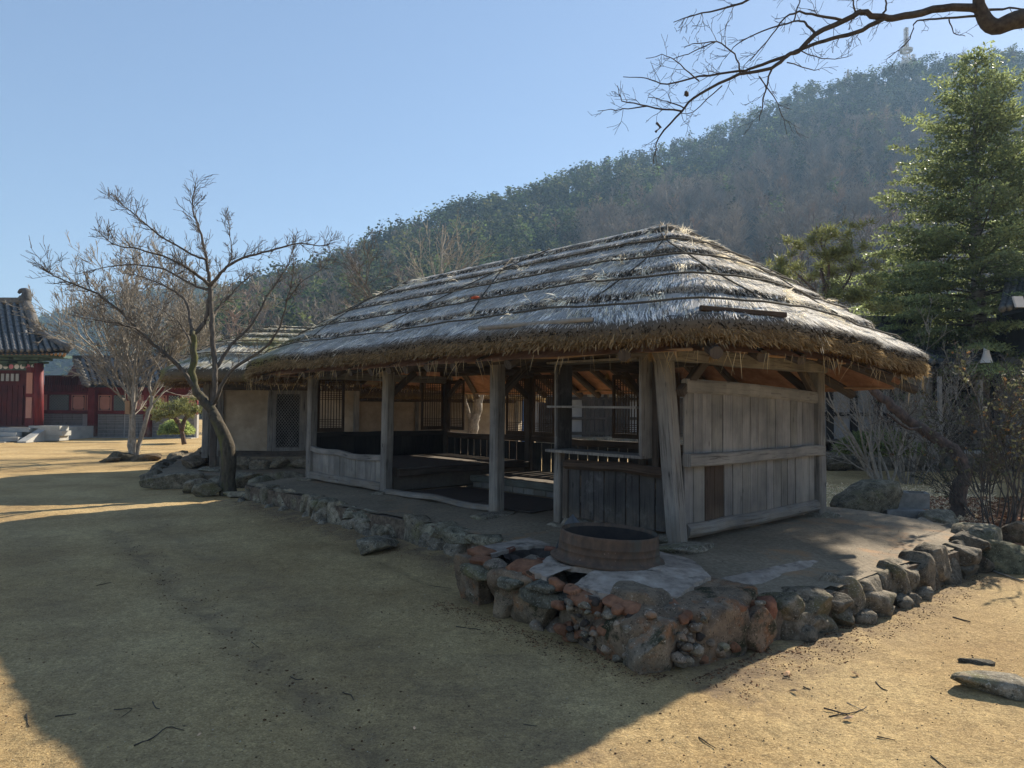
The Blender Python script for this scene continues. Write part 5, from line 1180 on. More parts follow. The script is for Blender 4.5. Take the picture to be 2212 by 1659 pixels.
# door with diagonal lattice
dw, dz0, dz1 = .62, HZ0 + .08, HZ1 - .13; da = .71
dr = MB(); 
for a in (da + .04, da + dw - .04): dr.box(HP(a, -.06, (dz0 + dz1) / 2), .07, .05, dz1 - dz0, HX, HY)
for z_ in (dz0 + .04, dz1 - .04): dr.box(HP(da + dw / 2, -.06, z_), dw - .14, .05, .08, HX, HY)
door = dr.build('door', M['wood'], hut)
MB().box(HP(da + dw / 2, -.02, (dz0 + dz1) / 2), dw, .02, dz1 - dz0, HX, HY).build('door_back', M['wood_black'], door)
x0, x1, z0_, z1_ = da + .08, da + dw - .08, dz0 + .08, dz1 - .08
for sg in (1, -1):
    for k in range(-16, 17):
        c = k * .075; pts = []   # line z - zc = sg*(x-xc)*1.35 + c
        xc, zc = (x0 + x1) / 2, (z0_ + z1_) / 2; xs = np.linspace(x0, x1, 60); zs = zc + sg * (xs - xc) * 1.3 + c; m = (zs > z0_) & (zs < z1_)
        if m.sum() < 2: continue
        xs, zs = xs[m], zs[m]; MB().beam(HP(xs[0], -.065 - .008 * (sg > 0), zs[0]), HP(xs[-1], -.065 - .008 * (sg > 0), zs[-1]), .010, .012, up=tuple(HY)).build('lattice_strip', M['wood'], door)
MB().box(HP(1.52, -.04, 1.30), .12, .05, .11, HX, HY).build('switch_box', M['black'], hut)
# plank side wall going back on the left with its own posts
for b in (.3, 1.0, 1.7, 2.5, 3.4): MB().beam(HP(-.62, b - .3, .45), HP(-.62, b - .3, HZ1), .13, .1, up=tuple(HY), seg=4, wob=.01).build('post', M['wood'], hut)
for i in range(14): 
    v = random.uniform(.7, 1.2); MB().plank(HP(-.5, .25 + i * .24, 1.25), .22, .025, 1.2, HY).build('plank', M['wood'], hut, tint=(v, v, v))
MB().beam(HP(-.42, -.75, .30), HP(-.42, -.75, HZ1 + .02), .13, .13, up=tuple(HY), seg=8, wob=.015).build('post', M['wood_inner'], hut)
MB().beam(HP(-.7, -.85, HZ1 + .03), HP(WW, -.85, HZ1 + .03), .12, .12, seg=8, wob=.02).build('beam', M['wood_inner'], hut)
def hze(x, y): return -.08 * np.clip(np.abs(x) - .5, 0, 1)
thatch(hut, HP(2.1, 1.35, 0), HX, -HY, 3.6, 2.75, 2.22, 3.38, 2.5, .24, strands=26000, dkf=.2, fringe=13000, mat='straw_moss', ze_fn=hze, slen=(.2, .4), swid=(.014, .026), roped=(.2, .4, .6, .8), new_col=(.95, .85, .7), vis=lambda x, y, k: y > -.6)
surface_under('eave_soffit', hut, HP(2.1, 1.35, 0), HX, -HY, 3.45, 2.6, 1.2, 2.06, 2.9, M['ceiling'])
n = 60; P = np.array([HP(random.uniform(0, 5), -1.25, 2.03)[:] for _ in range(n)]); D = unit(rng.normal(size=(n, 3)) * [.3, .3, .1] + [0, 0, -1]); V, Fq, c_ = blades(P, D, rng.uniform(.08, .3, n), np.full(n, .012), np.array([1.6, 1.5, 1.2]) * rng.uniform(.6, 1.3, (n, 1))); raw('hanging_straw', V, Fq, M['straw_new'], hut, c_, kind='stuff')
# terrace of the hut, two steps
ter = thing('stone_terrace', 'two stepped terrace of large grey stones below the small thatched hut', 'terrace', HP(1.5, -1, 0))
LO = [(-1.55, 4.6), (-1.5, -1.75), (4.6, -1.65), (4.6, 4.6)]
def slabm(name, poly, z0, z1, m, parent): 
    k = len(poly); mb = MB(); mb.add([HP(a, b, z0) for a, b in poly] + [HP(a, b, z1) for a, b in poly], [(i, (i + 1) % k, k + (i + 1) % k, k + i) for i in range(k)] + [tuple(range(k, 2 * k))]); return mb.build(name, m, parent)
slabm('lower_step', [(-1.45, 5), (-1.4, -1.65), (4.5, -1.55), (4.5, 5)], -.1, .24, M['earth'], ter); slabm('upper_step', [(-.75, 5), (-.3, -.42), (5.2, -.4), (5.2, 5)], .1, .485, M['earth'], ter)
def row(parent, a0, b0, a1, b1, z, h, dep, wr, tint=(1, 1, 1)):
    A, B = HP(a0, b0, 0), HP(a1, b1, 0); L = (B - A).length; d = (B - A) / L; t = 0
    while t < L:
        w_ = min(random.uniform(*wr), L - t + .15); p = A + d * (t + w_ / 2); v = random.uniform(.8, 1.15)
        rock('stone', (p.x, p.y, z + random.uniform(-.02, .02)), (w_ * 1.06, dep, h * random.uniform(.9, 1.1)), 'stone', parent, rotz=math.atan2(d.y, d.x) + random.uniform(-.06, .06), tint=(tint[0] * v, tint[1] * v, tint[2] * v), rough=.14, pn=4, flat=12, sub=4); t += w_
row(ter, -1.5, -1.68, 4.5, -1.58, .12, .34, .4, (.6, 1.3), (.95, .93, .86)); row(ter, -1.5, -1.5, -1.5, 4.6, .12, .36, .36, (.3, .6), (.75, .74, .7)); row(ter, -.25, -.42, 4.6, -.4, .36, .28, .3, (.35, .8), (1, .95, .86)); row(ter, -.85, -.3, -.85, 4.4, .32, .3, .4, (.4, .8), (1.0, .9, .8))
rock('stone', HP(-.42, -.78, .27), (.5, .4, .12), 'stone', ter, tint=(1.1, 1.1, 1.05))
lg = MB().tube([gp(556, 1075, .16) + Vector((0, 0, .12)), gp(600, 1060, .2) + Vector((.25, .35, .12))], .14, 12)

# ------------------------------------------------------------------ long hut behind the pavilion
h2 = thing('long_thatched_house', 'long beige mud walled house with sunlit thatch eave seen through the open pavilion', 'house', (-2, 22, 0))
hx = Vector((math.cos(R(-4)), math.sin(R(-4)), 0)); hy = Vector((-hx.y, hx.x, 0)); o2 = px_base(772, 20.5)
def H2(a, b, z): return o2 + hx * a + hy * b + Z * z
Lh = 4.6
MB().box(H2(Lh / 2, 1.7, 1.0), Lh, 3.4, 2.0, hx, hy).build('wall', M['plaster'], h2)
for a in (0.0, 1.75, 3.3, Lh): MB().beam(H2(a, -.02, 0), H2(a, -.02, 1.9), .10, .08, up=tuple(hy), seg=5, wob=.015).build('post', M['wood'], h2)
MB().beam(H2(0, -.02, 1.72), H2(Lh, -.02, 1.70), .10, .10, seg=8, wob=.02).build('beam', M['wood_inner'], h2)
thatch(h2, H2(Lh / 2, 1.7, 0), hx, -hy, Lh / 2 + .75, 2.75, 1.93, 3.1, 2.4, .22, strands=16000, fringe=7000, slen=(.25, .45), swid=(.02, .035), new_col=(1.2, 1.1, .9), ropes=False, tuft=False, vis=lambda x, y, k: y > -.2)
# house with dark timbers behind the shelf window
h3 = thing('timber_frame_house', 'white panelled dark timber house with thatch eave seen through the shelf window of the pavilion', 'house', (4, 25, 0))
o3 = px_base(1095, 25); hx3 = Vector((math.cos(R(6)), math.sin(R(6)), 0)); hy3 = Vector((-hx3.y, hx3.x, 0))
def H3(a, b, z): return o3 + hx3 * a + hy3 * b + Z * z
W3 = 9.0
MB().box(H3(W3 / 2 + 1.2, 1.7, 1.2), W3, 3.4, 1.8, hx3, hy3).build('wall', M['plaster_white'], h3)
for i, a in enumerate(np.arange(1.2, W3 + 1.3, .78)): MB().beam(H3(a, -.04, .1), H3(a, -.04, 2.0), .16, .12, up=tuple(hy3), seg=3, wob=.01).build('post', M['wood_inner'], h3)
for z_ in (.62, 1.15, 1.85): MB().beam(H3(1.2, -.05, z_), H3(W3 + 1.2, -.05, z_), .10, .10, seg=6, wob=.01).build('beam', M['wood_inner'], h3)
for i in range(11):
    if i % 3 != 1:
        for q in range(4): MB().plank(H3(1.3 + i * .78 + q * .17, -.03, 1.05), .16, .03, 1.6, hx3).build('plank', M['wood_inner'], h3)
for k in range(14): rock('stone', H3(1.4 + k * .66, -.8, .25), (.7, .4, .5), 'stone', h3, rough=.12, pn=4, tint=(1.1, 1.05, .95), sub=2)
MB().box(H3(W3 / 2 + 1.2, .2, .25), W3, 2, .5, hx3, hy3).build('terrace', M['earth'], h3)
thatch(h3, H3(W3 / 2 + 1.2, 1.7, 0), hx3, -hy3, W3 / 2 + .6, 2.8, 2.18, 3.3, 2.4, .2, strands=14000, fringe=5000, slen=(.3, .5), swid=(.02, .04), ropes=False, tuft=False, vis=lambda x, y, k: y > -.2)
# blue sheet leaning by its wall
tp = MB()
for i in range(8): tp.box(px_base(1090, 23) + Vector((i * .09, .01 * (i % 2), 1.15)), .088, .02, 1.5)
tag(tp.build('blue_sheet', M['tarp']), 'blue corrugated sheet standing behind the pavilion, glimpsed through the lattice', 'sheet')
br = MB().beam(px_base(1085, 22) + Vector((0, 0, .9)), px_base(1112, 22) + Vector((0, 0, 2.2)), .08, .08); tag(br.build('leaning_pole', M['wood_brown']), 'dark wooden pole leaning before the blue sheet', 'pole')
# red fronted shop far behind
rs = thing('red_shop', 'far red fronted stall glimpsed between the hut and the long house', 'building', px_base(760, 42)); MB().box(px_base(755, 42) + Vector((0, 0, 1.1)), 3.2, .3, 2.6).build('front', M['wood_red'], rs, tint=(1, 1.2, 1.4))
for k in range(6): MB().box(px_base(755, 41.7) + Vector((-.9 + k * .36, 0, 1.2)), .05, .06, 2.0).build('stile', M['white_paint'], rs)
MB().box(px_base(755, 41.6) + Vector((0, 0, 1.0)), 3.2, .06, .08).build('rail', M['white_paint'], rs)

# ------------------------------------------------------------------ tiles
def tile_rows(parent, tops, bots, r=.085, n=12, sag=.12, base=True, mat='tile', name='tile_row', tv=1.):
    """tops/bots: lists of points; one row of cover tiles from each top to each bottom"""
    for T, B in zip(tops, bots):
        T, B = Vector(T), Vector(B); mb = MB(); d = (B - T); prev = None
        nn = max(4, int(n)); pts = [T + d * (i / nn) - Z * (sag * math.sin(math.pi * i / nn)) for i in range(nn + 1)]
        for a, b in zip(pts, pts[1:]): mb.tube([a, a.lerp(b, .95), b + (b - a) * .03], [r * .88, r, r * 1.0], 7, True, True)
        v = random.uniform(.75, 1.25) * tv; mb.build(name, M[mat], parent, tint=(v, v, v))
    if base:
        mb = MB(); k = len(tops); nn = 5; vs = []
        for T, B in zip(tops, bots):
            T, B = Vector(T), Vector(B)
            for i in range(nn + 1): vs.append(T + (B - T) * (i / nn) - Z * (sag * math.sin(math.pi * i / nn) + r * .45))
        fs = [(a * (nn + 1) + i, a * (nn + 1) + i + 1, (a + 1) * (nn + 1) + i + 1, (a + 1) * (nn + 1) + i) for a in range(k - 1) for i in range(nn)]
        o = len(vs); vs2 = [v - Z * .12 for v in vs]; fs2 = [tuple(o + q for q in f[::-1]) for f in fs]
        edge = [i for i in range(nn + 1)]; mb.add(vs + vs2, fs + fs2); mb.build('roof_bed', M[mat], parent, tint=(.6, .6, .6))
# ------------------------------------------------------------------ gate hall at the left edge
gate = thing('gate_hall', 'red columned palace style hall with curved grey tiled roof at the left edge', 'building', px_base(0, 29))
def G(ux, uy, y): return at(ux, uy, y)
tops, bots = [], []
for i in range(24):
    bx = 150 - i * 14.6; by = 757 - 6 * max(0, 1 - i / 6) ** 2 
    if bx > 92: f = (bx - 92) / (150 - 92); T = G(78 + 66 * f, 706 + 44 * f, 29.5 - 1.4 * f)
    else: T = G(bx - 17 - (20 if bx < 60 else 0) * 0, 655 if bx < 74 else 655 + (bx - 74) * 2.8, 31)
    tops.append(T); bots.append(G(bx, by, 28))
tile_rows(gate, tops, bots, .085, 13, .1, tv=1.5)
MB().beam(G(-260, 649, 31.1), G(52, 650, 31.1), .34, .26, seg=4).build('main_ridge', M['tile'], gate, tint=(1.5, 1.45, 1.35))
def ridge_tube(pts, r, name, sag=0): 
    MB().tube(catmull(pts, 4), r, 8).build(name, M['tile'], gate, tint=(1.25, 1.2, 1.15))
ridge_tube([G(53, 650, 31.1), G(64, 672, 30.6), G(72, 695, 30), G(77, 712, 29.6)], .20, 'descending_ridge')
ridge_tube([G(80, 712, 29.4), G(105, 728, 28.9), (G(135, 744, 28.3)), G(153, 750, 28)], .12, 'hip_ridge')
MB().tube(catmull([G(50, 652, 31), G(57, 640, 31), G(55, 629, 31), G(46, 628, 31), G(40, 633, 31)]), [.28, .27, .26, .24, .22, .2, .19, .17, .16, .14, .12, .11, .1, .09, .08, .07, .06][:17], 8).build('ridge_ornament', M['tile'], gate)
for k in range(7): MB().tube([G(60 + k * 2.4, 668 + k * 7.5, 30.9), G(73 + k * 2.4, 672 + k * 7.5, 31.3)], .085, 7).build('gable_tile', M['tile'], gate)
# eave structure, walls
MB().box(G(-60, 768, 28.9), 7.2, 1.5, .12).build('eave_boards', M['green_paint'], gate)
for k in range(26): MB().tube([G(140 - k * 9.5, 764, 28.1), G(136 - k * 9.5, 772, 29.8)], .055, 7).build('rafter', M['tanwood'], gate)
MB().box(G(-50, 782, 29.8), 5.4, .3, .32).build('bracket_beam', M['green_paint'], gate)
for k, ux in enumerate((84, 60, 20, -20)): 
    b = MB()
    for q in range(3): b.box(G(ux, 790 - q * 7, 29.3 - q * .12), .16 + .2 * q, .5 + .2 * q, .09)
    b.build('bracket', M['green_paint'], gate)
mb = MB(); mb.box(G(20, 792, 29.25), 2.6, .18, .30); mb.build('painted_lintel', M['green_paint'], gate)
for k in range(9):
    ux = 72 - k * 12; c = G(ux, 792, 29.14); MB().disc(c, .10, (0, -1, 0), 12).build('painted_roundel', M[['white_paint', 'pink_paint', 'white_paint'][k % 3]], gate)
for ux in (84, -45): MB().tube([G(ux, 921, 29), G(ux, 785, 29)], .17, 14).build('column', M['wood_red'], gate)
MB().box(G(84, 922, 29), .5, .5, .1).build('column_base', M['granite'], gate)
zf = G(0, 920, 29).z
xr = G(84, 900, 29.1).x
MB().box(Vector((xr - 2.2, 29.25, zf + 1.2)), 4.2, .1, 2.5).build('door_wall', M['wood_maroon'], gate)
MB().box(Vector((xr - .38, 29.12, zf + 1.2)), .34, .1, 2.4).build('side_frame', M['wood_red'], gate)
for z_ in (.75, 1.75): MB().box(Vector((xr - .38, 29.05, zf + z_)), .24, .04, .85).build('side_panel', M['panel_pink'], gate)
for k in range(8): MB().box(Vector((xr - .95 - k * .2, 29.14, zf + 1.98)), .12, .04, .3).build('vent_opening', M['plaster_white'], gate)
for k in range(10): MB().plank(Vector((xr - .8 - k * .22, 29.16, zf + .85)), .20, .04, 1.6, (1, 0, 0)).build('door_board', M['wood_maroon'], gate)
# podium and steps
zg = 0; MB().box(Vector((xr - 3, 30.6, zf / 2 - .03)), 7.4, 3.4, zf - .06).build('podium', M['granite'], gate)
for k in range(4):
    for q in range(6): MB().box(Vector((xr - .55 - q * 1.05 - (k % 2) * .3, 28.75 - k * .32, zf - .14 - k * .17)), 1.04, .33, .16).build('step_stone', M['granite'], gate, tint=(random.uniform(.85, 1.1),) * 3)
sl = MB(); a_ = Vector((xr + .25, 28.95, zf)); sl.add([a_, a_ + Vector((.34, 0, 0)), a_ + Vector((.34, -1.45, -zf + .05)), a_ + Vector((0, -1.45, -zf + .05)), a_ + Vector((0, 0, -zf)), a_ + Vector((.34, 0, -zf)), a_ + Vector((.34, -1.45, -zf)), a_ + Vector((0, -1.45, -zf))], [(0, 3, 2, 1), (0, 4, 7, 3), (1, 2, 6, 5), (3, 7, 6, 2)]); sl.build('stair_cheek', M['granite'], gate)
for k in range(3): MB().box(Vector((xr + .75 + (k % 2) * .1, 28.9, .12 + k * .2)), .85, .6, .195).build('podium_stone', M['granite'], gate, tint=(.9, .9, .88))

# ------------------------------------------------------------------ wing building with brick lower wall
wing = thing('brick_wing', 'low tile roofed wing with pink panels, red posts and grey brick base', 'building', px_base(200, 32))
YW = 32.; mpp = YW / FPX
def WX(cx): return ((cx * .3) - 1106) * mpp          # crop column -> world x
def WZ(cy): return G(200, (1000 + cy * .5424) / 1.808, YW).z
def wbox(name, x0, x1, y0, y1, yy, th, m, tint=None, parent=None): return MB().box(Vector(((WX(x0) + WX(x1)) / 2, yy, (WZ(y0) + WZ(y1)) / 2)), WX(x1) - WX(x0), th, abs(WZ(y0) - WZ(y1))).build(name, M[m], parent or wing, tint=tint)
wbox('frame_wall', 305, 1420, 930, 1137, YW + .1, .12, 'wood_red')
wbox('picket_back', 315, 640, 860, 985, YW + .1, .05, 'wood_maroon', (.4, .4, .4))
for k in range(20): wbox('picket', 318 + k * 16, 326 + k * 16, 865, 975, YW + .03, .04, 'wood_maroon')
for z0_, z1_ in ((985, 1000), (1112, 1135)): wbox('rail', 305, 1420, z0_, z1_, YW + .0, .1, 'wood_red')
for x0, x1 in ((310, 338), (515, 618), (625, 660), (708, 804), (968, 1058), (1110, 1200), (1300, 1400)):
    p = wbox('panel', x0, x1, 1000, 1115, YW + .03, .03, 'panel_pink')
    if x1 - x0 > 60:
        for (a, b, c, d) in ((x0 + 9, x1 - 9, 1009, 1011), (x0 + 9, x1 - 9, 1104, 1106), (x0 + 9, x0 + 12, 1009, 1106), (x1 - 12, x1 - 9, 1009, 1106)): wbox('panel_line', a, b, c, d, YW + .01, .012, 'black', parent=p)
        for (a, b) in ((x0 + 9, 1006), (x1 - 19, 1006), (x0 + 9, 1097), (x1 - 19, 1097)): wbox('corner_mark', a, a + 10, b, b + 10, YW + .008, .012, 'black', parent=p)
for x0, x1 in ((357, 495), (820, 905), (1215, 1290)):
    wn_ = wbox('window', x0, x1, 1000, 1115, YW + .03, .02, 'green_paint', (.45, .5, .5))
    W_ = WX(x1) - WX(x0); H_ = WZ(1000) - WZ(1115); cx_, cz_ = (WX(x0) + WX(x1)) / 2, (WZ(1000) + WZ(1115)) / 2; mb = MB()
    for sg in (1, -1):
        for k in range(-12, 13):
            xs = np.linspace(-W_ / 2, W_ / 2, 40); zs = sg * xs + k * .13; m = abs(zs) < H_ / 2
            if m.sum() > 1: mb.beam(Vector((cx_ + xs[m][0], YW + .005, cz_ + zs[m][0])), Vector((cx_ + xs[m][-1], YW + .005, cz_ + zs[m][-1])), .014, .014)
    mb.build('window_lattice', M['plaster_white'], wn_, tint=(.7, .75, .75))
for x0, x1, y1 in ((660, 708, 1300), (1058, 1100, 1300), (240, 312, 1200)): wbox('column', x0, x1, 965, y1, YW - .12, .3, 'wood_red')
wbox('column_base', 650, 720, 1298, 1312, YW - .12, .45, 'granite')
wbox('brick_backing', 305, 1420, 1135, 1325, YW + .14, .2, 'joint')
bm_ = {}
def brick(cx, cz, w_, h_, tint):
    key = (round(w_, 3), round(h_, 3))
    if key not in bm_: bm_[key] = None
    o = None
    if bm_[key] is None:
        o = MB().box(Vector((cx, YW + .035, cz)), w_ - .025, .07, h_ - .022).build('brick', M['brickgrey'], wing); bm_[key] = o.data; return o
    return link('brick', bm_[key], None, wing, Vector((cx, YW + .035 + random.uniform(-.004, .004), cz)))
nbk = 0
for (x0, x1) in ((312, 598), (712, 895), (905, 1055), (1105, 1400)):
    xa, xb = WX(x0), WX(x1); z_ = WZ(1135)
    for r_ in range(5): # thin courses
        z_ -= .075; n_ = max(1, int((xb - xa) / .36)); w_ = (xb - xa) / n_
        for k in range(n_): brick(xa + (k + .5) * w_, z_ + .037, w_, .075, 1); nbk += 1
    n_ = max(1, int((xb - xa) / .3)); w_ = (xb - xa) / n_
    while z_ > .15:
        z_ -= .17
        for k in range(n_): brick(xa + (k + .5) * w_, z_ + .085, w_, .17, 1); nbk += 1
print('bricks', nbk)
wbox('plinth', 300, 1420, 1300, 1330, YW - .25, .5, 'granite', (.8, .8, .78))
tops, bots = [], []
for k in range(24):
    bx = 178 + k * 12.5; bots.append(G(bx + 4, 829, 31.1)); tops.append(G(bx - 12 if k > 0 else bx - 12, 776, 32.6))
tile_rows(wing, tops, bots, .085, 8, .06, tv=1.7)
MB().beam(G(160, 773, 32.7), G(470, 773, 32.7), .26, .22, seg=3).build('ridge', M['tile'], wing)
for k in range(8): MB().tube([G(160 + k * 2.8, 779 + k * 7, 32.4 - k * .18), G(172 + k * 2.8, 784 + k * 7, 32.1 - k * .18)], .09, 7).build('gable_tile', M['tile'], wing, tint=(1.5, 1.5, 1.45))
mb = MB(); mb.add([G(166, 778, 32.5), G(130, 832, 33.4), G(186, 832, 31.4), G(166, 784, 32.8), G(130, 838, 33.7), G(186, 838, 31.7)], [(0, 1, 2), (3, 5, 4), (0, 3, 4, 1), (1, 4, 5, 2), (2, 5, 3, 0)]); mb.build('gable', M['wood_maroon'], wing)
# ------------------------------------------------------------------ house at the right behind the shrubs
h4 = thing('panelled_house', 'dark timber house with grey white wall panels and tiled roof behind the right shrubs', 'house', px_base(1950, 19))
o4 = px_base(1765, 19.2); hx4 = Vector((math.cos(R(4)), math.sin(R(4)), 0)); hy4 = Vector((-hx4.y, hx4.x, 0))
def H4(a, b, z): return o4 + hx4 * a + hy4 * b + Z * z
MB().box(H4(4.5, 1.6, 1.55), 10.4, 3, 2.3, hx4, hy4).build('wall', M['plaster_white'], h4)
for a in (-.6, .38, 1.05, 1.75, 2.1, 2.45, 3.4, 4.2, 5.1, 6.0, 6.9, 7.8, 9.0): MB().beam(H4(a, .04, .45), H4(a, .04, 2.6), .17 if a != 1.75 else .24, .12, up=tuple(hy4)).build('post', M['wood_black'], h4)
for z_ in (.62, 1.42, 2.5): MB().beam(H4(-.6, .05, z_), H4(9.4, .05, z_), .10, .10).build('rail', M['wood_black'], h4)
for a in (3.85, 4.65): MB().box(H4(a, .06, 1.5), .7, .1, 2.0, hx4, hy4).build('dark_opening', M['wood_black'], h4)
MB().box(H4(.6, -.35, .72), 2.3, .7, .08, hx4, hy4).build('wood_bench_floor', M['wood_inner'], h4)
for a in (-.3, .5, 1.5): MB().box(H4(a, -.6, .58), .12, .12, .26, hx4, hy4).build('leg', M['wood_inner'], h4)
MB().box(H4(4.5, .5, .22), 11, 3.6, .46, hx4, hy4).build('terrace', M['earth'], h4)
for k in range(18): rock('stone', H4(-.8 + k * .6, -1.3, .2), (.64, .4, .46), 'stone', h4, rough=.12, pn=4, tint=(.6, .6, .58), sub=2)
MB().box(H4(4.0, -1.0, .47), 3.2, .5, .08, hx4, hy4).build('pale_kerb', M['granite'], h4)
tops = [H4(a, 1.6, 4.1) for a in np.arange(-1.2, 10.4, .3)]; bots = [H4(a, -1.3, 2.75 + .003 * (a - 4.5) ** 2) for a in np.arange(-1.2, 10.4, .3)]
tile_rows(h4, tops, bots, .08, 9, .1)
MB().beam(H4(-1.4, 1.6, 4.15), H4(10.5, 1.6, 4.15), .3, .3).build('ridge', M['tile'], h4)
for k in range(24): MB().tube([H4(-1 + k * .46, -1.25, 2.62), H4(-1 + k * .46, .4, 2.9)], .05, 6).build('rafter', M['wood_inner'], h4)
# second tiled eave higher at the right edge
h5 = thing('tiled_pavilion', 'grey tiled roof corner with white tile ends showing at the right edge behind the fir', 'building', px_base(2260, 17))
tops = [at(2180 + k * 14, 590, 18.5) for k in range(14)]; bots = [at(2165 + k * 14, 668 - k * 3, 16.5) for k in range(14)]; tile_rows(h5, tops, bots, .08, 8, .08)
MB().box(at(2265, 720, 18) , 1.8, 1.2, 1.2).build('wall', M['wood_black'], h5); MB().box(at(2265, 850, 18), 1.7, 1.1, 3.2).build('wall', M['plaster_white'], h5, tint=(.6, .6, .6))
MB().box(at(2201, 652, 16.3), .22, .06, .26, (1, 0, 0), (0, 1, 0), Vector((-.3, 0, 1)).normalized()).build('end_tile', M['white_paint'], h5)
# white hanging bell shaped lamp cover on the eave of the panelled house
lm = MB().lathe(at(2131, 784, 17.4), [(.02, .44), (.05, .42), (.07, .25), (.13, .03), (.14, 0)], 16); tag(lm.build('white_hanging_cover', M['white_paint']), 'white bell shaped cover hanging under the dark eave beside the fir trunk', 'cover')
pl = MB().box(at(2118, 875, 17), .08, .08, 1.2); tag(pl.build('pale_post', M['concrete']), 'thin pale post standing among the shrubs right of the fir trunk', 'post')
pl = MB().box(at(2030, 890, 17), .08, .08, 1.7); tag(pl.build('pale_post', M['concrete']), 'thin pale post standing among the shrubs left of the fir trunk', 'post')

# ------------------------------------------------------------------ masts on the ridge
def mast(label, ux, top, bot, y, w_, plats):
    a, b = at(ux, bot + 14, y), at(ux, top, y); t = thing('radio_mast', label, 'mast', a); H = b.z - a.z; mb = MB()
    def c(z, s): f = z / H; ww = w_ * (1 - .75 * min(1, f / .55)); return [a + Vector((sx * ww, sy * ww, z)) for sx, sy in ((-1, -1), (1, -1), (1, 1), (-1, 1))]
    n = 12; lv = [c(H * i / n, 0) for i in range(n + 1)]
    for i in range(n):
        for k in range(4):
            mb.tube([lv[i][k], lv[i + 1][k]], .16, 4); mb.tube([lv[i][k], lv[i + 1][(k + 1) % 4]], .1, 3); mb.tube([lv[i][(k + 1) % 4], lv[i + 1][k]], .1, 3)
    mb.build('lattice', M['mast'], t)
    for f in plats:
        p = a + Z * (H * f); d = MB(); d.lathe(p, [(w_ * .55, 0), (w_ * 1.1, 0), (w_ * 1.15, 1.0), (w_ * 1.1, .95), (w_ * 1.05, .1), (w_ * .55, .15)], 10, False); d.build('platform', M['mast'], t)
    if plats:
        for k, f in enumerate((.3, .38, .46)): MB().disc(a + Vector((w_ * (.9 if k % 2 else -.9), -w_ * .8, H * f)), .8, (0.3, -1, 0), 12).build('dish', M['white_paint'], t)
        MB().tube([a + Z * H * .6, b], .45, 8).build('antenna', M['concrete'], t)
mast('tall white lattice radio mast with round platforms on the hill ridge', 1958, 60, 150, 315, 2.4, (.22, .5))
mast('small thin mast on the hill ridge left of the tall mast', 1832, 150, 182, 315, .7, ())

# ------------------------------------------------------------------ stones and blocks at the right
tag(rock('boulder', gp(1890, 1150, 0) + Vector((0, .3, .2)), (1.0, .6, .66), 'stone', None, rotz=.25, tint=(.8, .8, .72), rough=.16, flat=9, tilt=-.4, seed=5, pn=3.5), 'large slanting grey boulder behind the right end of the platform', 'boulder')
def block(label, ux, uy, s, rz, z, holes=True, m='concrete'):
    p = gp(ux, uy, 0); mb = MB(); X = Vector((math.cos(rz), math.sin(rz), 0)); Y = Vector((-X.y, X.x, 0)); c = Vector((p.x, p.y, z + s[2] / 2)); a, b, h = s
    if holes:
        t = .035
        for q in (-1, 1): mb.box(c + Y * q * (b / 2 - t / 2), a, t, h, X, Y)
        for q in (-1, 0, 1): mb.box(c + X * q * (a / 2 - t / 2), t, b - 2 * t, h, X, Y)
    else: mb.box(c, a, b, h, X, Y)
    return tag(mb.build('concrete_block', M[m]), label, 'block')
block('grey concrete block with two holes lying on the stones behind the platform', 1958, 1140, (.5, .3, .2), -.35, .28)
block('solid squared stone block under the holed concrete block', 1950, 1146, (.52, .35, .28), -.1, 0, False)
stone_at(1968, 1128, (.3, .2, .5), 'upright dark stone behind the concrete block', .3, (.5, .5, .45), seed=3)
stone_at(2032, 1158, (.46, .36, .34), 'rounded grey stone right of the concrete block pile', .2, (.9, .9, .85), seed=9)
stone_at(1985, 1166, (.5, .3, .2), 'low flat stone in front of the concrete block pile', .1, (.75, .75, .7), seed=12)
stone_at(2085, 1190, (.62, .46, .34), 'big dark stone beyond the far right corner of the platform', .4, (.6, .6, .58), seed=14)
stone_at(2165, 1225, (.75, .55, .28), 'low mossy dark stone at the right edge past the platform', -.2, (.6, .64, .5), seed=15)
stone_at(2200, 1172, (.5, .4, .3), 'brownish rubble stone under the shrub at the right edge', .3, (.8, .7, .6), seed=16)
stone_at(2170, 1500, (.48, .20, .11), 'long flat pale topped stone half buried in the sand at the lower right', -.42, (1.0, 1.0, .95), seed=17, flat=8, pn=4)
stone_at(2115, 1436, (.2, .07, .04), 'thin dark stone flake lying near the long stone at the lower right', -.2, (.4, .4, .38), seed=18)
stone_at(1095, 0 + 1275, (.14, .1, .07), 'small grey stone at the foot of the stove by its left opening', .2, None, seed=19)
# fallen sticks ------------------------------------------------------
def stick(pts, r, label, cat_='twig', group=None, m='twigdark', name='twig'):
    r *= .75; ps = [gp(a, b, 0) for a, b in pts]; ps = [Vector((p.x, p.y, gh(p.x, p.y) + r * .9)) for p in ps]; ps = catmull(ps, 3); n = len(ps)
    o = MB().tube([p + Vector((random.gauss(0, r * .4), random.gauss(0, r * .4), abs(random.gauss(0, r * .5)))) for p in ps], [r * (1.1 - .6 * i / n) for i in range(n)], 5).build(name, M[m]); tag(o, label, cat_, group); return o
stick([(290, 1616), (330, 1598), (360, 1576), (398, 1580)], .0045, 'longest bent dark twig on the shaded sand at the lower left')
stick([(120, 1548), (165, 1543)], .004, 'straight dark twig near the sunlit corner at the lower left'); stick([(57, 1540), (62, 1568)], .004, 'short dark twig in the sunlit lower left corner')
stick([(330, 1516), (336, 1530), (345, 1536)], .004, 'small hooked dark twig above the longest bent twig'); stick([(245, 1536), (285, 1535), (262, 1552)], .0035, 'pale forked twig left of the hooked twig')
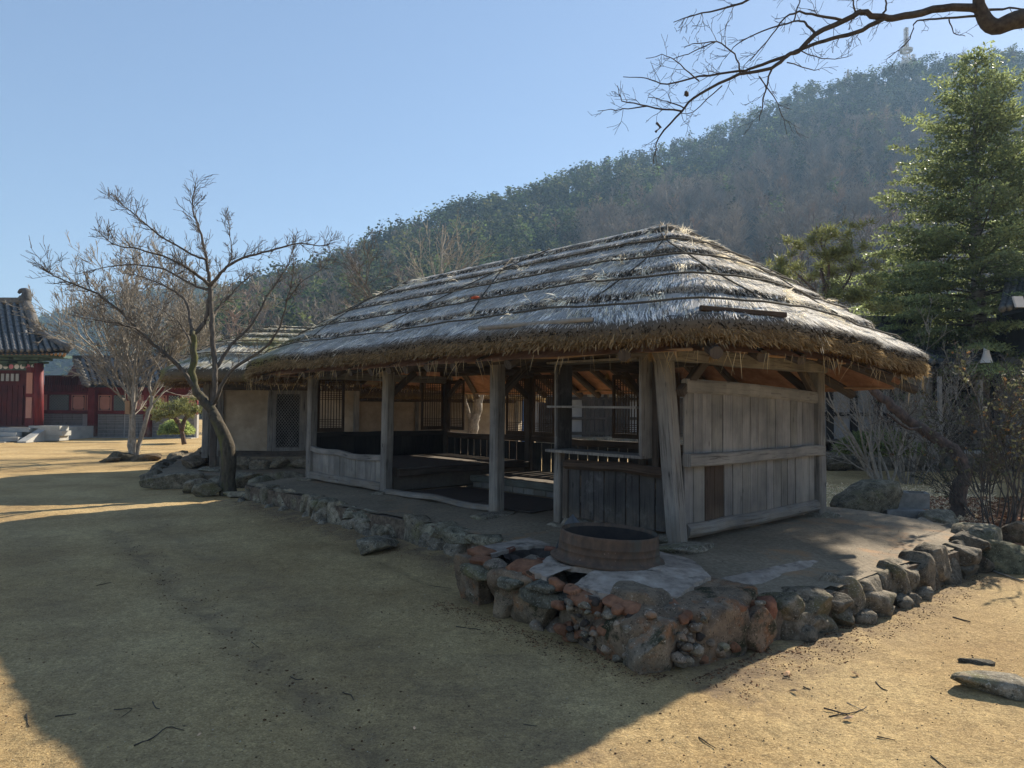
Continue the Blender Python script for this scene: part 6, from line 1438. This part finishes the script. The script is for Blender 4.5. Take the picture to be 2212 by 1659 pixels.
stick([(543, 1385), (560, 1392)], .004, 'tiny dark twig on the wheel rut'); stick([(628, 1457), (642, 1466), (655, 1468)], .004, 'small dark forked twig in the middle of the sand'); stick([(740, 1500), (758, 1505), (764, 1516)], .004, 'dark curved twig in the lower middle of the sand')
stick([(600, 1370), (632, 1368)], .003, 'thin straight twig right of the wheel rut'); stick([(208, 1260), (240, 1254)], .004, 'thin straight twig on the far left sand')
stick([(1780, 1540), (1835, 1548)], .006, 'thick short dark stick in the sunlit lower right'); stick([(1790, 1553), (1850, 1543), (1872, 1530)], .004, 'long thin twig crossing below the thick short stick'); stick([(1830, 1522), (1875, 1545)], .003, 'thin pale twig beside the crossing twigs in the lower right', m='bamboo')
stick([(1892, 1478), (1905, 1492), (1918, 1498)], .005, 'dark bent stick in the sun right of the tree shadow'); stick([(1735, 1490), (1752, 1496)], .005, 'small dark chip at the shadow edge in the lower right'); stick([(1690, 1470), (1712, 1474)], .004, 'small dark twig at the tip of the tree shadow')
stick([(1968, 1281), (2032, 1262), (2042, 1255)], .012, 'straight pale peeled stick leaning along the right foot of the platform', 'stick', m='bamboo', name='stick'); stick([(2140, 1232), (2175, 1245), (2230, 1262)], .012, 'long pale bent stick lying at the right edge', 'stick', m='bamboo', name='stick')
stick([(2060, 1334), (2095, 1345)], .008, 'thick dark stick in the shade at the right', 'stick', name='stick'); stick([(1510, 1600), (1545, 1625)], .004, 'thin dark twig in the sun near the bottom edge'); stick([(1130, 1570), (1160, 1578)], .003, 'faint twig at the sunlit border of the bottom middle')
stick([(985, 1354), (1030, 1358), (1040, 1360)], .004, 'dark twig lying before the left opening of the stove'); stick([(925, 1262), (975, 1268)], .003, 'thin twig left of the stove foot')
stick([(1895, 1600), (1935, 1607)], .004, 'dark twig in the sun at the lower right bottom'); stick([(2010, 1640), (2050, 1670)], .004, 'dark twig at the bottom right corner')
def leaf(ux, uy, s, label, tint):
    p = gp(ux, uy, 0); z = gh(p.x, p.y); a = random.random() * 6; A = Vector((math.cos(a), math.sin(a), .2)) * s; B = Vector((-math.sin(a), math.cos(a), .1)) * s * .45; c = Vector((p.x, p.y, z + .012))
    mb = MB(); mb.add([c - A, c - A * .3 + B, c + A * .5 + B * .8, c + A, c + A * .5 - B * .8, c - A * .3 - B, c + Z * .008], [(0, 5, 6), (5, 4, 6), (4, 3, 6), (3, 2, 6), (2, 1, 6), (1, 0, 6)]); tag(mb.build('dry_leaf', M['leafdry'], tint=tint), label, 'leaf')
leaf(1832, 1560, .03, 'whitish dry leaf below the crossing twigs in the lower right', (2.4, 2.4, 2.4)); leaf(1700, 1462, .035, 'pale dry leaf beside the tree shadow tip', (1.8, 1.7, 1.5)); leaf(1715, 1500, .03, 'dull flat leaf lying in the sun below the tree shadow', (1.2, 1.2, 1.1)); leaf(1848, 1463, .03, 'curled pale leaf on the sunlit sand', (2, 1.9, 1.5)); leaf(430, 1600 - 6, .014, 'small pale leaf right of the longest bent twig', (1.8, 1.8, 1.8)); leaf(895, 1582, .014, 'tiny white chip of leaf near the bottom middle', (3, 3, 3))
# loose litter nobody could count
def litter(label, n, fn, smin, smax, mat, cols, flat=.3):
    P = np.array([fn() for _ in range(n)]); s = rng.uniform(smin, smax, (n, 1)) ; V0, F0 = ico(1); F0 = F0
    k = len(V0); R_ = rng.normal(size=(n, 1, 3)) * .25 + 1; V = (V0[None] * R_ * np.array([1, .8, flat])) * s[:, None] + P[:, None]
    F = (F0[None] + (np.arange(n) * k)[:, None, None]).reshape(-1, 3); c = np.array(cols)[rng.integers(len(cols), size=n)]; o = raw('litter', V.reshape(-1, 3), F, M[mat], None, np.repeat(c, k, 0), kind='stuff'); o['label'] = label; o.name = label.split()[-1] if False else 'gravel'; return o
def near_ground():
    while True:
        d = rng.uniform(2.6, 11) ** 1.0; a = rng.uniform(-.62, .62); x, y = d * math.tan(a), d; s, n = local(x, y)
        if not (-1.3 < s < 7.9 and -3.7 < n < 1.0) : return (x, y, gh(x, y) + .001)
litter('small pebbles and grit scattered over the sandy yard', 3500, near_ground, .0018, .005, 'stone', [(1.2, 1.1, .95), (.5, .45, .4), (1.7, 1.6, 1.4), (.8, .6, .4)], .7)
def near_ground2():
    x, y, z = near_ground(); return (x, y, z + .001)
litter('small dark flecks of bark and twig bits on the sandy yard', 480, near_ground2, .003, .009, 'leafdry', [(.22, .18, .15), (.35, .28, .22), (.7, .6, .5)], .35)
def rut():
    while True:
        y = rng.uniform(3, 8.5); x = -1.65 - .77 * (y - 4.65) + rng.normal() * .16
        if rng.random() < .8: return (x, y, gh(x, y) + .002)
litter('crumbs of dark soil along the old wheel rut', 260, rut, .003, .009, 'leafdry', [(.35, .27, .2), (.5, .4, .3), (.25, .2, .15)], .6)
def foot():
    t = rng.random()
    if t < .5: n = rng.uniform(-2.5, 1.9); s = -1.42 - .35 * rng.random() ** 2.5 - (.12 if n < 1 else 0)
    elif t < .75: s, n = rng.uniform(-1.3, .9), 1.95 + abs(rng.normal()) * .13
    else: s, n = rng.uniform(.9, 7.5), 1.05 + abs(rng.normal()) * .18
    p = PL(s, n, 0); return (p.x, p.y, gh(p.x, p.y) + .002)
litter('crumbs of bark, clay and leaf litter along the foot of the stone edge', 5200, foot, .0018, .007, 'leafdry', [(.35, .3, .28), (.6, .5, .45), (1, .7, .5), (.25, .22, .2)], .5)
def plf():
    while True:
        s, n = rng.uniform(-1.3, 7.5), rng.uniform(-3.4, 1.5)
        if inside(s, n, outline): p = PL(s, n, 0); return (p.x, p.y, plat_z(s, n) + .002)
litter('tiny grit on the packed earth platform', 2500, plf, .0015, .0045, 'stone', [(1.2, 1, .8), (.5, .45, .4), (1.8, 1.7, 1.5)], .7)
n = 5200; P = np.zeros((n, 3)); t = rng.random(n); ux = rng.uniform(1930, 2260, n); uyv = rng.uniform(1075, 1200, n)
for i in range(n): p = gp(ux[i], uyv[i]); P[i] = (p.x, p.y, .012)
A = unit(rng.normal(size=(n, 3)) * [1, 1, .35]); B = unit(np.cross(A, rng.normal(size=(n, 3)))); s = rng.uniform(.015, .04, (n, 1)); V, Fq, c_ = quads(P, A * s, B * s * .6, np.array([1.1, .9, .8]) * rng.uniform(.4, 1.6, (n, 1)))
raw('leaf_litter', V, Fq, M['leafdry'], None, c_, kind='stuff')['label'] = 'fallen brown leaves under the shrubs at the right'
n = 6000; P = np.zeros((n, 3)); ux = rng.uniform(1760, 2150, n); uyv = rng.uniform(1045, 1130, n)
for i in range(n): p = gp(ux[i], uyv[i]); P[i] = (p.x, p.y, .005)
V, Fq, c_ = blades(P, unit(rng.normal(size=(n, 3)) * [1, 1, .3] + [0, 0, .35]), rng.uniform(.03, .09, n), rng.uniform(.006, .012, n), np.array([1.3, 1.1, .8]) * rng.uniform(.5, 1.3, (n, 1)))
raw('dry_grass', V, Fq, M['straw'], None, c_, kind='stuff')['label'] = 'short dry grass behind the pavilion at the right'
print('tris', sum(len(o.data.loop_triangles) or sum(len(p.vertices) - 2 for p in o.data.polygons) for o in sc.objects if o.type == 'MESH' and len(o.data.polygons) < 2000))
